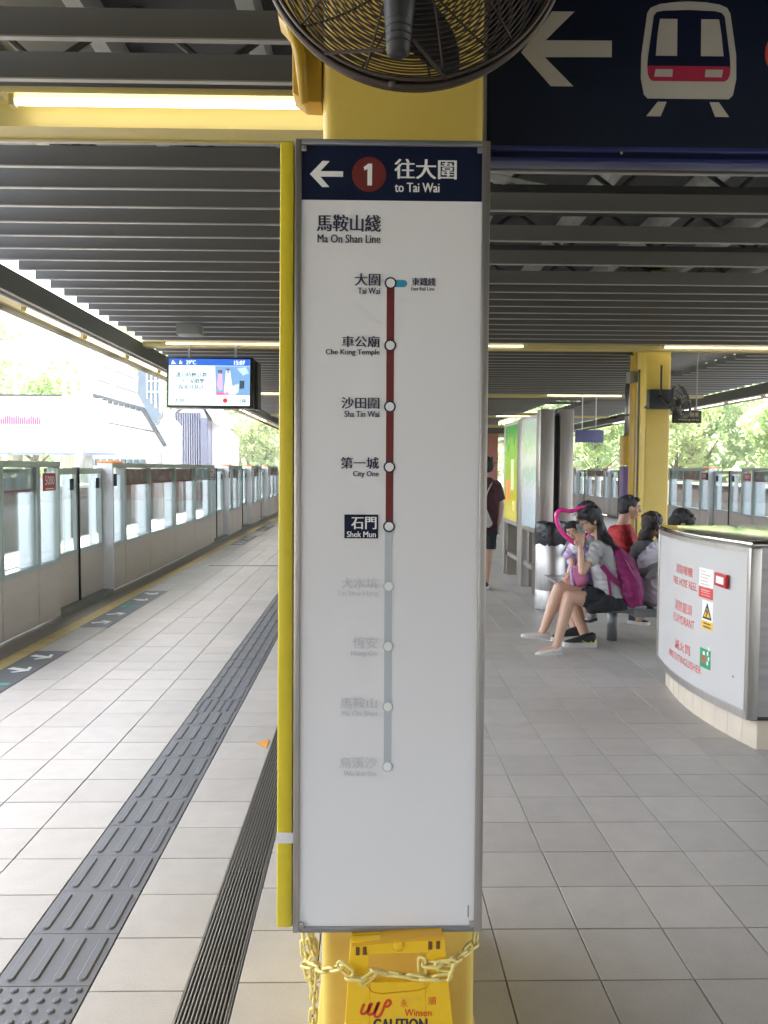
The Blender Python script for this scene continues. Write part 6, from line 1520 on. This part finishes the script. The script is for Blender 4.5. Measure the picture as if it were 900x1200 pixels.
# ---------- person in white leaning forward
D1 = empty('person', (2.8, 7.35, .41), 'person with messy black hair in white t-shirt leaning forward behind the cabinet', 'person', 'people around the bench')
b = MB(); h = (2.8375, 7.34, 1.1198); f_ = (.80, -.12, -.60)
fr = head(b, h, f_, 1.03)
b.seg((2.7953, 7.35, 1.0729), (2.7339, 7.35, 1.0113), .052, .058)
b.loft([((2.7263, 7.35, 0.9959), (.05, 0, .03), (0, .08, 0)), ((2.6726, 7.35, 0.9342), (.09, 0, .05), (0, .17, 0)), ((2.6279, 7.35, 0.7713), (.12, 0, .03), (0, .16, 0)), ((2.647, 7.35, 0.4985), (.12, 0, 0), (0, .16, 0)), ((2.6721, 7.35, 0.3732), (.12, 0, 0), (0, .16, 0))])
b.limb([(2.6492, 7.18, 0.919), (2.7399, 7.15, 0.6941), (2.9126, 7.2, 0.6561)], [.048, .038, .026]); hand(b, (2.9126, 7.2, 0.6561), (1, 0, .1), (0, 0, 1), .5)
b.limb([(2.7747, 7.52, 0.8867), (2.8932, 7.55, 0.6434), (3.034, 7.5, 0.6167)], [.048, .038, .026]); hand(b, (3.034, 7.5, 0.6167), (1, 0, .1), (0, 0, 1), .5)
b.limb([(2.6388, 7.26, 0.4346), (2.9774, 7.22, 0.4689)], [.09, .062]); b.limb([(2.9774, 7.22, 0.4689), (3.0007, 7.3, 0.0748)], [.056, .036])
b.limb([(2.7042, 7.44, 0.4057), (3.0846, 7.48, 0.4281)], [.09, .062]); b.limb([(3.0846, 7.48, 0.4281), (3.0829, 7.5, 0.033)], [.056, .036])
body6 = b.build('body', SKIN2, D1, fuse=.006, sm=4); face(fr, body6)
def ex6(mb, P_, r_, f, u):
    rr_ = random.Random(9)
    for i in range(46):
        a = rr_.uniform(0, 6.28); z = rr_.uniform(.03, .10); k_ = math.sqrt(max(0, 1 - (z / .115) ** 2)) * .085
        p = P_(math.sin(a) * k_, math.cos(a) * k_ - .01, z)
        mb.seg(p, p + (p - V3(P_(0, 0, 0))).normalized() * rr_.uniform(.012, .028) + f * rr_.uniform(-.02, .02), .012, .004, 7)
hair_cap(h, f_, 1.08, HAIR, D1, [ex6], vol=1.06, vox=.005)
t = MB(); t.loft([((2.7339, 7.35, 1.0075), (.06, 0, .04), (0, .10, 0)), ((2.6801, 7.35, 0.9574), (.11, 0, .06), (0, .18, 0)), ((2.6192, 7.35, 0.8491), (.145, 0, .05), (0, .205, 0)), ((2.6055, 7.35, 0.6937), (.150, 0, .01), (0, .20, 0)), ((2.6314, 7.35, 0.4986), (.145, 0, 0), (0, .195, 0)), ((2.664, 7.35, 0.3967), (.14, 0, 0), (0, .19, 0))])
t.limb([(2.6338, 7.18, 0.9343), (2.6893, 7.14, 0.7865)], [.075, .065], flat=True); t.ball((2.6338, 7.18, 0.9343), .075); t.build('t_shirt', CLWH, D1, fuse=.007, sm=3)
t = MB(); t.limb([(2.6388, 7.26, 0.4346), (2.9312, 7.22, 0.4692)], [.105, .08]); t.limb([(2.7042, 7.44, 0.4057), (3.0368, 7.48, 0.4285)], [.105, .08]); t.build('shorts', CLBLK, D1, fuse=.008, sm=3)
for y in (7.3, 7.5): shoe(D1, (2.88, y, .0), (3.14, y, .0), SHB, SHW, .045, .09, 'sneaker')

# ---------- man walking away at the left of the poster stand
A1 = empty('person', (1.57, 10.8, 0), 'standing man in maroon t-shirt and black shorts seen from behind beside the line map', 'person', 'people around the bench')
b = MB(); h = (1.5552, 10.8, 1.6432); f_ = (-.25, .96, -.08)
fr = head(b, h, f_)
b.seg((1.544, 10.8, 1.5758), (1.5385, 10.8, 1.4632), .052, .058)
b.loft([((1.5385, 10.8, 1.4745), (.07, 0, 0), (0, .06, 0)), ((1.5329, 10.8, 1.4182), (.17, 0, 0), (0, .09, 0)), ((1.5332, 10.8, 1.2491), (.17, 0, 0), (0, .105, 0)), ((1.5335, 10.8, 1.0005), (.145, 0, 0), (0, .10, 0)), ((1.5338, 10.8, 0.8193), (.16, 0, 0), (0, .11, 0))])
b.limb([(1.7026, 10.8, 1.3722), (1.7574, 10.82, 1.1113), (1.7184, 10.75, 0.8894)], [.050, .042, .029]); hand(b, (1.7184, 10.75, 0.8894), (-.1, -.02, -1), (0, 1, 0), .35)
b.limb([(1.3635, 10.8, 1.374), (1.3095, 10.82, 1.114), (1.3448, 10.65, 0.9429)], [.050, .042, .029]); hand(b, (1.3448, 10.65, 0.9429), (.2, -.1, -1), (0, 1, 0), .4)
b.limb([(1.6018, 10.8, 0.8189), (1.5881, 10.78, 0.4577), (1.5912, 10.8, 0.3987), (1.5719, 10.82, 0.0655)], [.085, .058, .058, .038]); b.limb([(1.4658, 10.8, 0.8197), (1.4602, 10.84, 0.4523), (1.4706, 11.0, 0.0409)], [.085, .058, .038])
body7 = b.build('body', SKIN2, A1, fuse=.006, sm=4); face(fr, body7)
hair_cap(h, f_, 1.06, HAIR, A1, [lambda mb, P_, r_, f, u: mb.ell(P_(0, -.07, -.035), r_ * .06, f * .025, u * .05)], vol=1.03)
t = MB(); t.loft([((1.5385, 10.8, 1.4914), (.075, 0, 0), (0, .07, 0)), ((1.5329, 10.8, 1.4407), (.175, 0, 0), (0, .10, 0)), ((1.533, 10.8, 1.3619), (.20, 0, 0), (0, .125, 0)), ((1.5333, 10.8, 1.1361), (.19, 0, 0), (0, .13, 0)), ((1.5338, 10.8, 0.7966), (.185, 0, 0), (0, .13, 0))])
t.limb([(1.6913, 10.8, 1.3836), (1.7515, 10.82, 1.1906)], [.075, .070], flat=True); t.ball((1.6913, 10.8, 1.3836), .075); t.limb([(1.3747, 10.8, 1.3853), (1.3208, 10.82, 1.1931)], [.075, .070], flat=True); t.ball((1.3747, 10.8, 1.3853), .075); t.build('t_shirt', CLMAR, A1, fuse=.007, sm=3)
t = MB(); t.loft([((1.5337, 10.8, 0.8873), (.17, 0, 0), (0, .12, 0)), ((1.5339, 10.8, 0.7399), (.18, 0, 0), (0, .13, 0))]); t.limb([(1.6075, 10.8, 0.7961), (1.6065, 10.79, 0.5474)], [.10, .092], flat=True); t.limb([(1.4544, 10.8, 0.7971), (1.4574, 10.82, 0.5455)], [.10, .092], flat=True); t.build('shorts', CLBLK, A1, fuse=.007, sm=3)
shoe(A1, (1.5574, 10.72, 0.023), (1.6009, 10.98, 0.0195), SHB, SHW, .045, .085, 'sneaker'); shoe(A1, (1.4572, 10.9, 0.0321), (1.4973, 11.2, 0.0126), SHB, SHW, .045, .085, 'sneaker')
tb_ = empty('tote_bag', (1.4608, 10.6, 0.8674), 'white cloth tote bag hanging behind the man in maroon', 'bag')
MB().xz([(1.3494, 1.2232), (1.5049, 1.1669), (1.6277, 0.8886), (1.5832, 0.8444), (1.3385, 0.8459)], 10.58, 10.66).build('pouch', mat('tote_canvas', (.50, .47, .42), .8, 0, .08, 10, .4, 20), tb_, bevel=.02)
MB().tube([(1.4966, 10.62, 1.1439), (1.552, 10.62, 1.3101), (1.6337, 10.72, 1.4413), (1.6459, 10.8, 1.4627)], .009, 6).build('strap', mat('tote_canvas', (.5, .47, .42)), tb_)

# ================================================================== AIR
hzm = bpy.data.materials.new('haze_air'); hzm.use_nodes = True; nt = hzm.node_tree
for n in list(nt.nodes):
    if n.type != 'OUTPUT_MATERIAL': nt.nodes.remove(n)
pv = nt.nodes.new('ShaderNodeVolumePrincipled'); pv.inputs['Color'].default_value = (.95, .96, .97, 1); pv.inputs['Density'].default_value = .0005; pv.inputs['Anisotropy'].default_value = .2
nt.links.new(pv.outputs[0], [n for n in nt.nodes if n.type == 'OUTPUT_MATERIAL'][0].inputs['Volume'])
hzo = MB().box(-590, 590, -190, 880, -2.7, 34).build('haze', hzm, kind='stuff')
hzo['label'] = 'pale summer haze over the whole scene'
